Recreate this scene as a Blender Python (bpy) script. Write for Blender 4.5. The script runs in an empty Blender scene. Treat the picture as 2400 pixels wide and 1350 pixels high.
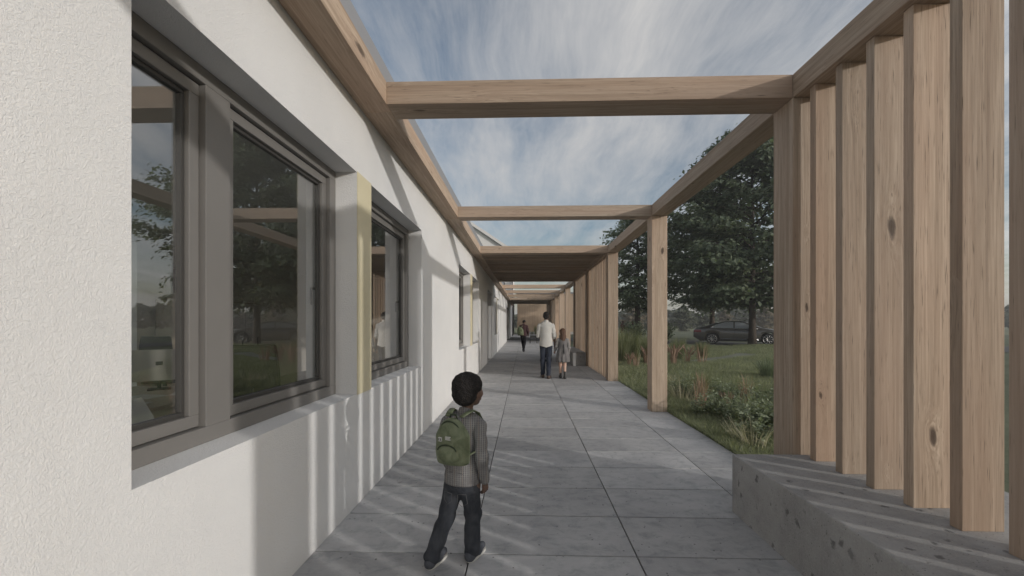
import bpy, bmesh, math, random
import numpy as np
from mathutils import Vector, Matrix, Euler

# ------------------------------------------------------------------ camera, sky, sun, exposure
SC = bpy.context.scene
COL = SC.collection
R = math.radians
cam_d = bpy.data.cameras.new('camera'); cam = bpy.data.objects.new('camera', cam_d); COL.objects.link(cam)
cam_d.sensor_width = 36.0; cam_d.lens = 962.035 / 2400 * 36.0
cam_d.shift_y = (756.06 - 675.0) / 2400.0
cam_d.clip_start = 0.05; cam_d.clip_end = 3000
cam.location = (0, 0, 1.5); cam.rotation_euler = (R(90), 0, 0.030194)
SC.camera = cam

SUN_DIR = Vector((1.0, -0.66, 0.285)).normalized()
SUN_EL = math.asin(SUN_DIR.z); SUN_AZ = math.atan2(SUN_DIR.x, SUN_DIR.y)
sun_d = bpy.data.lights.new('sun', 'SUN'); sun = bpy.data.objects.new('sun', sun_d); COL.objects.link(sun)
sun_d.energy = 2.7; sun_d.angle = R(0.9); sun_d.color = (1.0, 0.96, 0.915)
sun.rotation_euler = SUN_DIR.to_track_quat('Z', 'Y').to_euler(); sun.location = (30, -20, 12)

SC.view_settings.view_transform = 'Standard'; SC.view_settings.look = 'None'
SC.view_settings.exposure = -0.36; SC.view_settings.gamma = 1.0
SC.render.engine = 'CYCLES'
SC.cycles.max_bounces = 8; SC.cycles.diffuse_bounces = 4; SC.cycles.glossy_bounces = 4
SC.cycles.transmission_bounces = 6; SC.cycles.transparent_max_bounces = 12
SC.cycles.sample_clamp_indirect = 6.0
SC.cycles.use_denoising = True


class NB:
    """small node-tree builder"""
    def __init__(s, nt):
        s.nt = nt; s.n = nt.nodes; s.l = nt.links
    def put(s, node, i, v):
        if isinstance(v, bpy.types.NodeSocket): s.l.new(v, node.inputs[i])
        elif v is not None:
            if isinstance(v, (tuple, list)) and len(v) == 3 and node.inputs[i].type == 'RGBA': v = (*v, 1)
            node.inputs[i].default_value = v
    def node(s, t, ins=None, out=0, **props):
        n = s.n.new(t)
        for k, v in props.items(): setattr(n, k, v)
        for k, v in (ins or {}).items(): s.put(n, k, v)
        return n.outputs[out]
    def coord(s, kind='Object'): return s.n.new('ShaderNodeTexCoord').outputs[kind]
    def pos(s): return s.n.new('ShaderNodeNewGeometry').outputs['Position']
    def rand(s): return s.n.new('ShaderNodeObjectInfo').outputs['Random']
    def island(s): return s.n.new('ShaderNodeNewGeometry').outputs['Random Per Island']
    def mapv(s, v, scale=(1, 1, 1), loc=(0, 0, 0), rot=(0, 0, 0)):
        return s.node('ShaderNodeMapping', {0: v, 1: loc, 2: rot, 3: scale})
    def noise(s, v, scale=5, detail=4, rough=.55, dist=0, out=0):
        return s.node('ShaderNodeTexNoise', {'Vector': v, 'Scale': scale, 'Detail': detail, 'Roughness': rough, 'Distortion': dist}, out)
    def voro(s, v, scale=5, out=0, feature='F1', rnd=1.0):
        return s.node('ShaderNodeTexVoronoi', {'Vector': v, 'Scale': scale, 'Randomness': rnd}, out, feature=feature)
    def wave(s, v, scale=5, dist=0, detail=2, direction='X', profile='SIN'):
        return s.node('ShaderNodeTexWave', {'Vector': v, 'Scale': scale, 'Distortion': dist, 'Detail': detail}, 1, bands_direction=direction, wave_profile=profile)
    def m(s, op, a, b=None, c=None, clamp=False):
        d = {0: a}
        if b is not None: d[1] = b
        if c is not None: d[2] = c
        return s.node('ShaderNodeMath', d, operation=op, use_clamp=clamp)
    def vm(s, op, a, b): return s.node('ShaderNodeVectorMath', {0: a, 1: b}, operation=op)
    def mr(s, v, a, b, c=0.0, d=1.0): return s.node('ShaderNodeMapRange', {0: v, 1: a, 2: b, 3: c, 4: d})
    def mix(s, f, a, b, mode='MIX'): return s.node('ShaderNodeMixRGB', {0: f, 1: a, 2: b}, blend_type=mode)
    def ramp(s, f, stops):
        n = s.n.new('ShaderNodeValToRGB'); s.put(n, 0, f); e = n.color_ramp.elements
        while len(e) < len(stops): e.new(.5)
        for el, (p, c) in zip(e, stops):
            el.position = p; el.color = (*c, 1) if isinstance(c, (tuple, list)) else (c, c, c, 1)
        return n.outputs[0]
    def sep(s, v): return s.n.new('ShaderNodeSeparateXYZ'), v
    def xyz(s, v):
        n = s.n.new('ShaderNodeSeparateXYZ'); s.l.new(v, n.inputs[0]); return n.outputs
    def comb(s, x, y, z): return s.node('ShaderNodeCombineXYZ', {0: x, 1: y, 2: z})
    def bump(s, h, strength=.3, dist=.01, normal=None):
        return s.node('ShaderNodeBump', {'Strength': strength, 'Distance': dist, 'Height': h, 'Normal': normal})


MATS = {}
def mat(name, base=(.5, .5, .5), rough=.7, build=None, metallic=0.0, spec=None):
    """build(nb, set) may override: set(socket name, value)"""
    if name in MATS: return MATS[name]
    m = bpy.data.materials.new(name); m.use_nodes = True; nb = NB(m.node_tree)
    b = m.node_tree.nodes['Principled BSDF']
    b.inputs['Base Color'].default_value = (*base, 1); b.inputs['Roughness'].default_value = rough
    b.inputs['Metallic'].default_value = metallic
    if spec is not None: b.inputs['Specular IOR Level'].default_value = spec
    if build: build(nb, lambda k, v: nb.put(b, k, v))
    MATS[name] = m
    return m


# ------------------------------------------------------------------ sky with cirrus in the world shader
W = bpy.data.worlds.new('World'); SC.world = W; W.use_nodes = True
nb = NB(W.node_tree); bg = W.node_tree.nodes['Background']
sky = nb.node('ShaderNodeTexSky', sky_type='NISHITA', sun_disc=False, sun_elevation=SUN_EL, sun_rotation=SUN_AZ, air_density=1.0, dust_density=1.6, ozone_density=1.0)
dirv = nb.coord('Generated'); dx, dy, dz = nb.xyz(dirv)
zz = nb.m('ADD', nb.m('MAXIMUM', dz, 0.0), 0.10)
px_ = nb.m('DIVIDE', dx, zz); py_ = nb.m('DIVIDE', dy, zz)
pl = nb.comb(px_, py_, 0.0)
warp = nb.noise(pl, .7, 3, .5, 0, 1)
pw = nb.vm('ADD', pl, nb.node('ShaderNodeVectorMath', {0: warp, 3: .55}, operation='SCALE'))
streak = nb.noise(nb.mapv(pw, (2.6, .46, 1), (3.1, 1.7, 0), (0, 0, R(-8))), 1.7, 12, .68, .12)
broad = nb.noise(nb.mapv(pw, (.9, .6, 1), (7.3, 2.2, 0)), 1.1, 8, .62, .2)
cl = nb.m('ADD', nb.m('MULTIPLY', streak, .55), nb.m('MULTIPLY', broad, .6))
cmask = nb.mr(cl, .44, .79)
cmask = nb.m('POWER', cmask, .9)
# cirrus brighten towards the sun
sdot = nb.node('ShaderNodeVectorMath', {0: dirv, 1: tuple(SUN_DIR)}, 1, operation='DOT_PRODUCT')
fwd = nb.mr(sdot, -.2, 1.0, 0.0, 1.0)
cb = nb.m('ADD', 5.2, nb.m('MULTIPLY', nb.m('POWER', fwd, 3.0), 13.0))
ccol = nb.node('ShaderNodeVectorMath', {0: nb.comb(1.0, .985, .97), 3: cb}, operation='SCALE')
skyd = nb.node('ShaderNodeHueSaturation', {'Saturation': .98, 'Value': 1.0, 'Color': sky})
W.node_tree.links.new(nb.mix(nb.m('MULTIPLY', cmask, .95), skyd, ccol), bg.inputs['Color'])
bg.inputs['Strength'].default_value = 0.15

# ------------------------------------------------------------------ materials
def _stucco(n, s):
    p = n.coord()
    pa = n.vm('ADD', p, n.node('ShaderNodeVectorMath', {0: n.noise(p, 45, 3, .6, 0, 1), 3: .035}, operation='SCALE'))
    w = n.mr(n.noise(n.mapv(pa, (1, .55, 1.0)), 95, 2, .5, .8), .40, .60)
    w2 = n.mr(n.voro(pa, 85, 0, 'DISTANCE_TO_EDGE'), 0.0, .22)
    fine = n.noise(p, 330, 3, .6)
    mid = n.noise(p, 32, 4, .6)
    h = n.m('ADD', n.m('ADD', n.m('MULTIPLY', w, .34), n.m('MULTIPLY', w2, .26)), n.m('ADD', n.m('MULTIPLY', mid, .45), n.m('MULTIPLY', fine, .22)))
    s('Normal', n.bump(h, .55, .005))
    tone = n.noise(p, 1.3, 4, .6)
    x, y, z = n.xyz(p)
    drip = n.noise(n.mapv(p, (3, 3, .25)), 2.2, 4, .6)
    c = n.mix(n.mr(tone, .35, .7), (.655, .652, .645), (.70, .697, .69))
    c = n.mix(n.m('MULTIPLY', n.mr(drip, .55, .8), .14), c, (.60, .585, .56))
    dirt = n.m('MULTIPLY', n.mr(n.m('ADD', z, n.m('MULTIPLY', n.noise(p, 4, 4, .6), .25)), .08, .30, 1.0, 0.0), .35)
    s('Base Color', n.mix(dirt, c, (.44, .425, .40)))
STUCCO = mat('white_render', (.76, .745, .72), .93, _stucco, spec=.2)

def _wood(base, dark, red):
    def f(n, s):
        p = n.coord(); r = n.rand()
        off = n.comb(n.m('MULTIPLY', r, 17.3), n.m('MULTIPLY', r, 31.7), n.m('MULTIPLY', r, 53.1))
        q = n.vm('ADD', p, off)
        kv = n.vm('ADD', n.mapv(q, (5.2, 5.2, 1.55)), n.node('ShaderNodeVectorMath', {0: n.noise(n.mapv(q, (.9, .9, .6)), 1.0, 2, .5, 0, 1), 3: 1.6}, operation='SCALE'))
        kc = n.voro(kv, 1.0, 1)
        kr, ks, _k = n.xyz(kc)
        kd = n.m('DIVIDE', n.m('ADD', n.voro(kv, 1.0), n.m('MULTIPLY', n.m('SUBTRACT', n.noise(n.mapv(q, (30, 30, 12)), 1.0, 3, .6), .5), .10)), n.m('ADD', .40, n.m('MULTIPLY', ks, 1.15)))
        on = n.mr(kr, .38, .42)                                   # only some cells carry a knot
        near = n.m('MULTIPLY', n.mr(kd, .0, .42, 1.0, 0.0), on)
        bend = n.m('MULTIPLY', n.m('POWER', near, 2.0), .05)
        qb = n.vm('ADD', q, n.comb(bend, bend, 0.0))
        g1 = n.noise(n.mapv(qb, (26, 26, .55)), 1.0, 5, .6, .6)
        g2 = n.noise(n.mapv(qb, (110, 110, 2.2)), 1.0, 4, .65)
        g3 = n.noise(n.mapv(q, (3.5, 3.5, .35)), 1.0, 2, .5)
        dash = n.mr(n.noise(n.mapv(qb, (160, 160, 7)), 1.0, 2, .5), .62, .74)
        c = n.mix(n.mr(g1, .32, .70), base, dark)
        c = n.mix(n.m('MULTIPLY', n.mr(g2, .35, .72), .70), c, tuple(v * .68 for v in dark))
        c = n.mix(n.m('MULTIPLY', n.mr(g3, .42, .68), .5), c, red)
        c = n.mix(n.m('MULTIPLY', dash, .8), c, tuple(v * .48 for v in dark))
        ring = n.m('MULTIPLY', n.mr(n.m('SINE', n.m('MULTIPLY', kd, 95.0)), .2, 1.0), n.m('MULTIPLY', n.mr(kd, .05, .24, 1.0, 0.0), on))
        c = n.mix(n.m('MULTIPLY', ring, .45), c, tuple(v * .45 for v in red))
        core = n.m('MULTIPLY', n.mr(n.m('ADD', kd, n.m('MULTIPLY', g2, .03)), .075, .125, 1.0, 0.0), on)
        c = n.mix(n.m('MULTIPLY', core, .88), c, (.05, .032, .022))
        tint = n.mr(r, 0.0, 1.0, .80, 1.12)
        warm = n.mr(n.m('FRACT', n.m('MULTIPLY', r, 7.77)), 0.0, 1.0, .93, 1.03)
        c = n.mix(1.0, c, n.comb(tint, n.m('MULTIPLY', tint, n.m('POWER', warm, .5)), n.m('MULTIPLY', tint, warm)), 'MULTIPLY')
        s('Base Color', c)
        h = n.m('ADD', n.m('MULTIPLY', g1, .5), n.m('ADD', n.m('MULTIPLY', g2, .6), n.m('MULTIPLY', dash, -.7)))
        s('Normal', n.bump(n.m('SUBTRACT', h, core), .35, .003))
        s('Roughness', n.mr(g2, .3, .8, .62, .8))
    return f
WOOD = mat('larch_timber', (.5, .38, .28), .7, _wood((.535, .440, .348), (.33, .252, .188), (.455, .325, .245)), spec=.25)

def _metal(n, s):
    p = n.coord()
    s('Base Color', n.mix(n.noise(p, 3, 3, .6), (.150, .143, .135), (.185, .177, .167)))
    s('Normal', n.bump(n.noise(p, 900, 2, .5), .10, .001))
FRAME = mat('powder_coated_frame', (.16, .15, .14), .42, _metal)
FRAME_DARK = mat('dark_gasket', (.045, .043, .04), .5)
FASCIA = mat('grey_roof_metal', (.23, .235, .25), .45, lambda n, s: s('Base Color', n.mix(n.noise(n.pos(), 1.2, 4, .6), (.20, .205, .215), (.26, .262, .275))))

def _yellow(n, s):
    p = n.coord()
    s('Base Color', n.mix(n.mr(n.noise(p, 2.0, 4, .6), .3, .7), (.56, .505, .345), (.62, .565, .40)))
    s('Normal', n.bump(n.noise(p, 240, 3, .6), .18, .003))
YELLOW = mat('cream_yellow_panel', (.6, .53, .34), .75, _yellow)

def _glass():
    m = bpy.data.materials.new('window_glass'); m.use_nodes = True; n = NB(m.node_tree)
    nt = m.node_tree; nt.nodes.remove(nt.nodes['Principled BSDF']); out = nt.nodes['Material Output']
    t = n.node('ShaderNodeBsdfTransparent', {0: (.96, .955, .94, 1)})
    g = n.node('ShaderNodeBsdfGlossy', {0: (.93, .94, .96, 1), 'Roughness': 0.0})
    lw = n.node('ShaderNodeLayerWeight', {0: .5}, 1)          # facing
    f = n.m('ADD', n.m('MULTIPLY', n.m('POWER', lw, 4.0), .75), .20, clamp=True)
    mx = n.node('ShaderNodeMixShader', {0: f, 1: t, 2: g})
    nt.links.new(mx, out.inputs[0]); MATS['window_glass'] = m
    return m
GLASS = _glass()

def _concrete(lo, hi, pit=.05, streak=False):
    def f(n, s):
        p = n.coord()
        a = n.noise(p, 1.6, 6, .62); b = n.noise(p, 9, 6, .65); d = n.noise(p, 120, 3, .6)
        c = n.mix(n.mr(a, .32, .68), lo, hi)
        c = n.mix(n.m('MULTIPLY', n.mr(b, .5, .75), .45), c, tuple(v * .72 for v in lo))
        c = n.mix(n.m('MULTIPLY', n.mr(d, .45, .7), .25), c, tuple(min(1, v * 1.35) for v in hi))
        run = n.noise(n.mapv(p, (7, 7, .6)), 1.0, 5, .65)
        c = n.mix(n.m('MULTIPLY', n.mr(run, .52, .75), .32), c, tuple(v * .6 for v in lo))
        pv = n.mapv(n.vm('ADD', p, n.node('ShaderNodeVectorMath', {0: n.noise(p, 14, 3, .6, 0, 1), 3: .10}, operation='SCALE')), (1, 1, .75))
        k = n.voro(pv, 11); kc = n.xyz(n.voro(pv, 11, 1))[0]
        pm = n.m('MULTIPLY', n.mr(k, .12, .24, 1.0, 0.0), n.mr(kc, .55, .62))
        k2 = n.voro(p, 60); kc2 = n.xyz(n.voro(p, 60, 1))[1]
        pm2 = n.m('MULTIPLY', n.mr(k2, .12, .24, 1.0, 0.0), n.mr(kc2, .70, .74))
        pits = n.m('MAXIMUM', pm, pm2)
        c = n.mix(n.m('MULTIPLY', pits, .72), c, tuple(v * .34 for v in lo))
        s('Base Color', c)
        s('Normal', n.bump(n.m('SUBTRACT', n.m('ADD', n.m('MULTIPLY', b, .5), n.m('MULTIPLY', d, .35)), pits), .45, .006))
        s('Roughness', n.mr(b, .3, .7, .72, .9))
    return f
CONCRETE = mat('cast_concrete', (.27, .265, .26), .8, _concrete((.265, .262, .257), (.40, .394, .386)), spec=.25)

def _slab(n, s):
    p = n.pos(); r = n.island()
    q = n.vm('ADD', p, n.comb(n.m('MULTIPLY', r, 37.0), n.m('MULTIPLY', r, 71.0), 0.0))
    a = n.noise(q, 1.5, 6, .65, .4); b = n.noise(n.mapv(q, (1, 1.25, 1)), 7.5, 8, .72, .4); d = n.noise(q, 140, 3, .6)
    sw = n.noise(n.mapv(q, (1.1, 9, 1)), 2.2, 5, .65, .8)
    c = n.mix(n.mr(a, .30, .70), (.335, .334, .341), (.485, .48, .477))
    c = n.mix(n.m('MULTIPLY', n.mr(b, .48, .70), .60), c, (.185, .204, .21))
    c = n.mix(n.m('MULTIPLY', n.mr(sw, .55, .78), .38), c, (.56, .555, .545))
    c = n.mix(n.m('MULTIPLY', n.mr(d, .5, .7), .18), c, (.52, .513, .505))
    ring = n.voro(n.vm('ADD', q, n.node('ShaderNodeVectorMath', {0: n.noise(q, 9, 3, .6, 0, 1), 3: .12}, operation='SCALE')), 4.2)
    rc = n.xyz(n.voro(q, 4.2, 1))[2]
    stain = n.m('MULTIPLY', n.mr(ring, .05, .13, 1.0, 0.0), n.mr(rc, .62, .68))
    k2 = n.voro(q, 22); kc2 = n.xyz(n.voro(q, 22, 1))[0]
    pit = n.m('MULTIPLY', n.mr(k2, .09, .17, 1.0, 0.0), n.mr(kc2, .70, .74))
    c = n.mix(n.m('MULTIPLY', stain, .5), c, (.13, .128, .13))
    c = n.mix(n.m('MULTIPLY', pit, .75), c, (.085, .083, .083))
    tint = n.mr(r, 0.0, 1.0, .84, 1.10)
    c = n.mix(1.0, c, n.comb(tint, tint, tint), 'MULTIPLY')
    s('Base Color', c)
    s('Normal', n.bump(n.m('SUBTRACT', n.m('ADD', n.m('MULTIPLY', b, .6), n.m('ADD', n.m('MULTIPLY', d, .22), n.m('MULTIPLY', sw, .35))), pit), .5, .006))
    s('Roughness', n.mr(b, .3, .7, .62, .85))
SLAB = mat('concrete_paving_slab', (.3, .3, .3), .75, _slab, spec=.3)
JOINT = mat('dark_joint', (.05, .048, .045), .95)

def _lawn(n, s):
    p = n.pos()
    a = n.noise(p, .25, 5, .6); b = n.noise(p, 2.5, 6, .7); d = n.noise(n.mapv(p, (1, 1, 1)), 38, 4, .7)
    c = n.mix(n.mr(a, .3, .7), (.105, .118, .080), (.165, .178, .122))
    c = n.mix(n.m('MULTIPLY', n.mr(b, .45, .75), .6), c, (.075, .090, .053))
    c = n.mix(n.m('MULTIPLY', n.mr(d, .45, .7), .55), c, (.18, .19, .135))
    s('Base Color', c)
    s('Normal', n.bump(n.m('ADD', n.m('MULTIPLY', d, .5), n.m('MULTIPLY', b, .5)), .9, .05))
LAWN = mat('lawn_turf', (.06, .08, .04), .95, _lawn, spec=.1)

def _field(n, s):
    p = n.pos()
    a = n.noise(p, .03, 4, .6); b = n.noise(p, .6, 5, .7)
    c = n.mix(n.mr(a, .3, .7), (.19, .20, .12), (.25, .25, .16))
    s('Base Color', n.mix(n.m('MULTIPLY', n.mr(b, .4, .7), .4), c, (.08, .092, .045)))
FIELD = mat('meadow_field', (.1, .12, .06), .95, _field, spec=.1)

def _asphalt(n, s):
    p = n.pos()
    s('Base Color', n.mix(n.noise(p, 40, 4, .7), (.055, .055, .058), (.085, .084, .085)))
    s('Normal', n.bump(n.noise(p, 160, 2, .6), .4, .006))
ASPHALT = mat('asphalt', (.06, .06, .06), .85, _asphalt)
GRAVEL = mat('pale_gravel', (.2, .2, .17), .9, lambda n, s: (s('Base Color', n.mix(n.noise(n.pos(), 30, 5, .75), (.12, .13, .09), (.20, .205, .155))), s('Normal', n.bump(n.noise(n.pos(), 60, 3, .6), .8, .02))))

def leafmat(name, c0, c1, trans=.35, rough=.6, scale=2.0):
    if name in MATS: return MATS[name]
    m = bpy.data.materials.new(name); m.use_nodes = True; n = NB(m.node_tree); nt = m.node_tree
    b = nt.nodes['Principled BSDF']; out = nt.nodes['Material Output']
    f = n.m('ADD', n.m('MULTIPLY', n.island(), .65), n.m('MULTIPLY', n.mr(n.noise(n.coord(), scale, 3, .6), .3, .7), .35))
    c = n.mix(f, c0, c1)
    n.put(b, 'Base Color', c); n.put(b, 'Roughness', rough); b.inputs['Specular IOR Level'].default_value = .25
    t = n.node('ShaderNodeBsdfTranslucent', {0: n.mix(1.0, c, (1.0, 1.12, .62), 'MULTIPLY')})
    nt.links.new(n.node('ShaderNodeMixShader', {0: trans, 1: b.outputs[0], 2: t}), out.inputs[0])
    MATS[name] = m
    return m
def _bark(n, s):
    p = n.coord()
    a = n.noise(n.mapv(p, (9, 9, 1.6)), 2.0, 6, .7, .5)
    s('Base Color', n.mix(a, (.035, .029, .024), (.105, .088, .072)))
    s('Normal', n.bump(a, .8, .03))
BARK = mat('tree_bark', (.07, .06, .05), .9, _bark, spec=.15)

# ------------------------------------------------------------------ object helpers
def link(name, me, m=None, parent=None, loc=None, rot=None):
    o = bpy.data.objects.new(name, me); COL.objects.link(o)
    if m is not None and me is not None and not me.materials:
        for q in (m if isinstance(m, (list, tuple)) else [m]): me.materials.append(q)
    if parent is not None: o.parent = parent
    if loc is not None: o.location = loc
    if rot is not None: o.rotation_euler = rot
    return o
def tag(o, label=None, cat=None, group=None, kind=None):
    if label: o['label'] = label
    if cat: o['category'] = cat
    if group: o['group'] = group
    if kind: o['kind'] = kind
    return o
def thing(name, label, cat, loc=(0, 0, 0), rz=0.0, group=None):
    o = bpy.data.objects.new(name, None); COL.objects.link(o); o.location = loc; o.rotation_euler = (0, 0, rz)
    o.empty_display_size = .2
    return tag(o, label, cat, group)
def copy_tree(o, parent=None):
    c = o.copy(); COL.objects.link(c)
    if parent is not None: c.parent = parent
    for ch in list(o.children): copy_tree(ch, c)
    return c

class MB:
    """collects boxes, tubes and lofts into one bmesh"""
    def __init__(s): s.bm = bmesh.new()
    def box(s, x0, x1, y0, y1, z0, z1, bevel=0.0, mtx=None, mi=0):
        g = bmesh.ops.create_cube(s.bm, size=1.0)
        vs = g['verts']
        M_ = Matrix.Translation(((x0 + x1) / 2, (y0 + y1) / 2, (z0 + z1) / 2)) @ Matrix.Diagonal((abs(x1 - x0), abs(y1 - y0), abs(z1 - z0), 1))
        if mtx is not None: M_ = mtx @ M_
        bmesh.ops.transform(s.bm, matrix=M_, verts=vs)
        fs = list({f for v in vs for f in v.link_faces})
        for f in fs: f.material_index = mi
        if bevel > 0:
            es = list({e for v in vs for e in v.link_edges})
            r = bmesh.ops.bevel(s.bm, geom=es, offset=bevel, segments=2, affect='EDGES', profile=.5)
            for f in r['faces']: f.material_index = mi
        return s
    def tube(s, pts, rad, seg=10, cap=True, mi=0, flat=None):
        pts = [Vector(p) for p in pts]; n = len(pts)
        rad = rad if isinstance(rad, (list, tuple)) else [rad] * n
        rings = []; up = None
        for i, p in enumerate(pts):
            t = (pts[min(i + 1, n - 1)] - pts[max(i - 1, 0)]).normalized()
            if up is None:
                up = Vector((0, 0, 1)) if abs(t.z) < .9 else Vector((1, 0, 0))
            a = t.cross(up).normalized(); b = a.cross(t).normalized(); up = b
            fl = flat or (1, 1)
            rings.append([s.bm.verts.new(p + (a * math.cos(q) * fl[0] + b * math.sin(q) * fl[1]) * rad[i]) for q in [2 * math.pi * k / seg for k in range(seg)]])
        for i in range(n - 1):
            for k in range(seg):
                f = s.bm.faces.new((rings[i][k], rings[i][(k + 1) % seg], rings[i + 1][(k + 1) % seg], rings[i + 1][k])); f.smooth = True; f.material_index = mi
        if cap:
            f = s.bm.faces.new(list(reversed(rings[0]))); f.material_index = mi
            f = s.bm.faces.new(rings[-1]); f.material_index = mi
        return s
    def prism(s, pts, axis, a, b, mi=0):
        """extrude a 2D outline (list of pairs) along axis 'x','y' or 'z' from a to b"""
        def P(u, v, w): return {'x': (w, u, v), 'y': (u, w, v), 'z': (u, v, w)}[axis]
        A = [s.bm.verts.new(P(u, v, a)) for u, v in pts]; B = [s.bm.verts.new(P(u, v, b)) for u, v in pts]
        n = len(pts)
        fs = [s.bm.faces.new(A), s.bm.faces.new(list(reversed(B)))]
        for i in range(n): fs.append(s.bm.faces.new((A[i], B[i], B[(i + 1) % n], A[(i + 1) % n])))
        for f in fs: f.material_index = mi
        bmesh.ops.recalc_face_normals(s.bm, faces=fs)
        return s
    def grid(s, P, closed_u=False, closed_v=False, mi=0, smooth=True):
        V = [[s.bm.verts.new(q) for q in row] for row in P]; nu, nv = len(V), len(V[0])
        for i in range(nu if closed_u else nu - 1):
            for j in range(nv if closed_v else nv - 1):
                f = s.bm.faces.new((V[i][j], V[(i + 1) % nu][j], V[(i + 1) % nu][(j + 1) % nv], V[i][(j + 1) % nv])); f.smooth = smooth; f.material_index = mi
        return V
    def build(s, name, m=None, parent=None, loc=None, rot=None, recalc=False):
        if recalc: bmesh.ops.recalc_face_normals(s.bm, faces=s.bm.faces[:])
        me = bpy.data.meshes.new(name); s.bm.to_mesh(me); s.bm.free()
        return link(name, me, m, parent, loc, rot)

def np_mesh(name, V, F, smooth=False):
    """V (n,3) floats, F (m,k) ints, all faces of the same size"""
    V = np.ascontiguousarray(V, np.float32); F = np.ascontiguousarray(F, np.int32)
    me = bpy.data.meshes.new(name); k = F.shape[1]
    me.vertices.add(len(V)); me.vertices.foreach_set('co', V.ravel())
    me.loops.add(F.size); me.loops.foreach_set('vertex_index', F.ravel())
    me.polygons.add(len(F)); me.polygons.foreach_set('loop_start', np.arange(0, F.size, k, dtype=np.int32))
    me.polygons.foreach_set('use_smooth', np.full(len(F), smooth))
    me.update(calc_edges=True); me.validate()
    return me
# ------------------------------------------------------------------ ground, paving, road
def ground_z(x, y):
    """gentle mounds in the lawn, level along the paving edge"""
    x = np.asarray(x, float); y = np.asarray(y, float)
    k = np.clip((x - 2.6) / 3.0, 0, 1)
    z = .05 * np.sin(x * .55 + 1.3) * np.sin(y * .42 + .4) + .03 * np.sin(x * 1.3 - y * .9) + .02 * np.sin(y * 2.1 + x * .4)
    far = np.clip((70 - np.hypot(x, y)) / 30, 0, 1)
    return -.012 + k * far * z

XA, XB, XC = -.3524, .7232, 1.8001
SW = XB - XA; RY, RS = 2.6545, .5399
PAVE_X = (-1.377, 2.40)
g = MB()
cols = [(-1.4279, XA), (XA, XB), (XB, XC), (XC, 2.405)]
k0 = -11
rng = random.Random(3)
def slab(mb, x0, x1, y0, y1, jy):
    jx = .0042
    t = rng.uniform(-.0012, .0012)
    mb.box(max(x0 + jx, -1.376), x1 - jx, y0 + jy, y1 - jy, -.06, t, 0.004)
for k in range(k0, 92):
    y0 = RY + k * RS
    for (x0, x1) in cols:
        slab(g, x0, x1, y0, y0 + RS, .006)
pv = g.build('paving', SLAB); tag(pv, 'grey concrete slab paving of the covered walkway', None, None, 'structure')
b = MB(); b.box(-1.7, 2.41, RY + k0 * RS, RY + 92 * RS, -.30, -.018)
tag(b.build('paving_bed', JOINT), 'dark bedding showing in the joints of the paving', None, None, 'structure')

# lawn: one fine sheet beside the paving, and one field sheet to the horizon
def sheet(name, xs, ys, zf, m, kind_label):
    X, Y = np.meshgrid(xs, ys, indexing='ij'); Z = zf(X, Y)
    V = np.stack([X.ravel(), Y.ravel(), Z.ravel()], 1)
    nx, ny = len(xs), len(ys); I = np.arange(nx * ny).reshape(nx, ny)
    F = np.stack([I[:-1, :-1].ravel(), I[1:, :-1].ravel(), I[1:, 1:].ravel(), I[:-1, 1:].ravel()], 1)
    o = link(name, np_mesh(name, V, F, True), m); tag(o, kind_label, None, None, 'structure'); return o
xs = np.concatenate([np.linspace(2.408, 12, 60), np.linspace(12.4, 60, 90)])
ys = np.concatenate([np.linspace(-14, 0, 25), np.linspace(.2, 70, 240)])
sheet('lawn', xs, ys, ground_z, LAWN, 'mown green lawn with low mounds beside the walkway')
sheet('ground', np.linspace(-600, 600, 25), np.linspace(-600, 600, 25), lambda X, Y: np.full(X.shape, -.14), FIELD, 'flat meadow field reaching the horizon')

# driveway behind the trees: a strip through the car's wheels
RH = R(-28)                                    # heading of the car and drive
CAR = Vector((14.75, 28.8, 0))
def strip(name, c, heading, half, length, m, label, z, bend=0.0, n=60):
    d = Vector((math.cos(heading), math.sin(heading), 0)); P = []
    for i in range(n + 1):
        t = (i / n * 2 - 1) * length
        q = Vector(c) + d * t; nrm = Vector((-d.y, d.x, 0))
        q = q + nrm * (bend * t * t)
        row = []
        for w in (-half, -half * .33, half * .33, half):
            e = q + nrm * w
            row.append((e.x, e.y, float(ground_z(e.x, e.y)) + z))
        P.append(row)
    mb = MB(); mb.grid(P)
    o = mb.build(name, m); tag(o, label, None, None, 'structure'); return o
strip('road', CAR + Vector((.6, 1.0, 0)), RH, 2.9, 40, ASPHALT, 'dark asphalt driveway under the parked car', .035)
strip('gravel_path', (8.4, 17.6, 0), R(38), .45, 2.6, GRAVEL, 'pale gravel path curving through the lawn', .012, .02)

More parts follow.
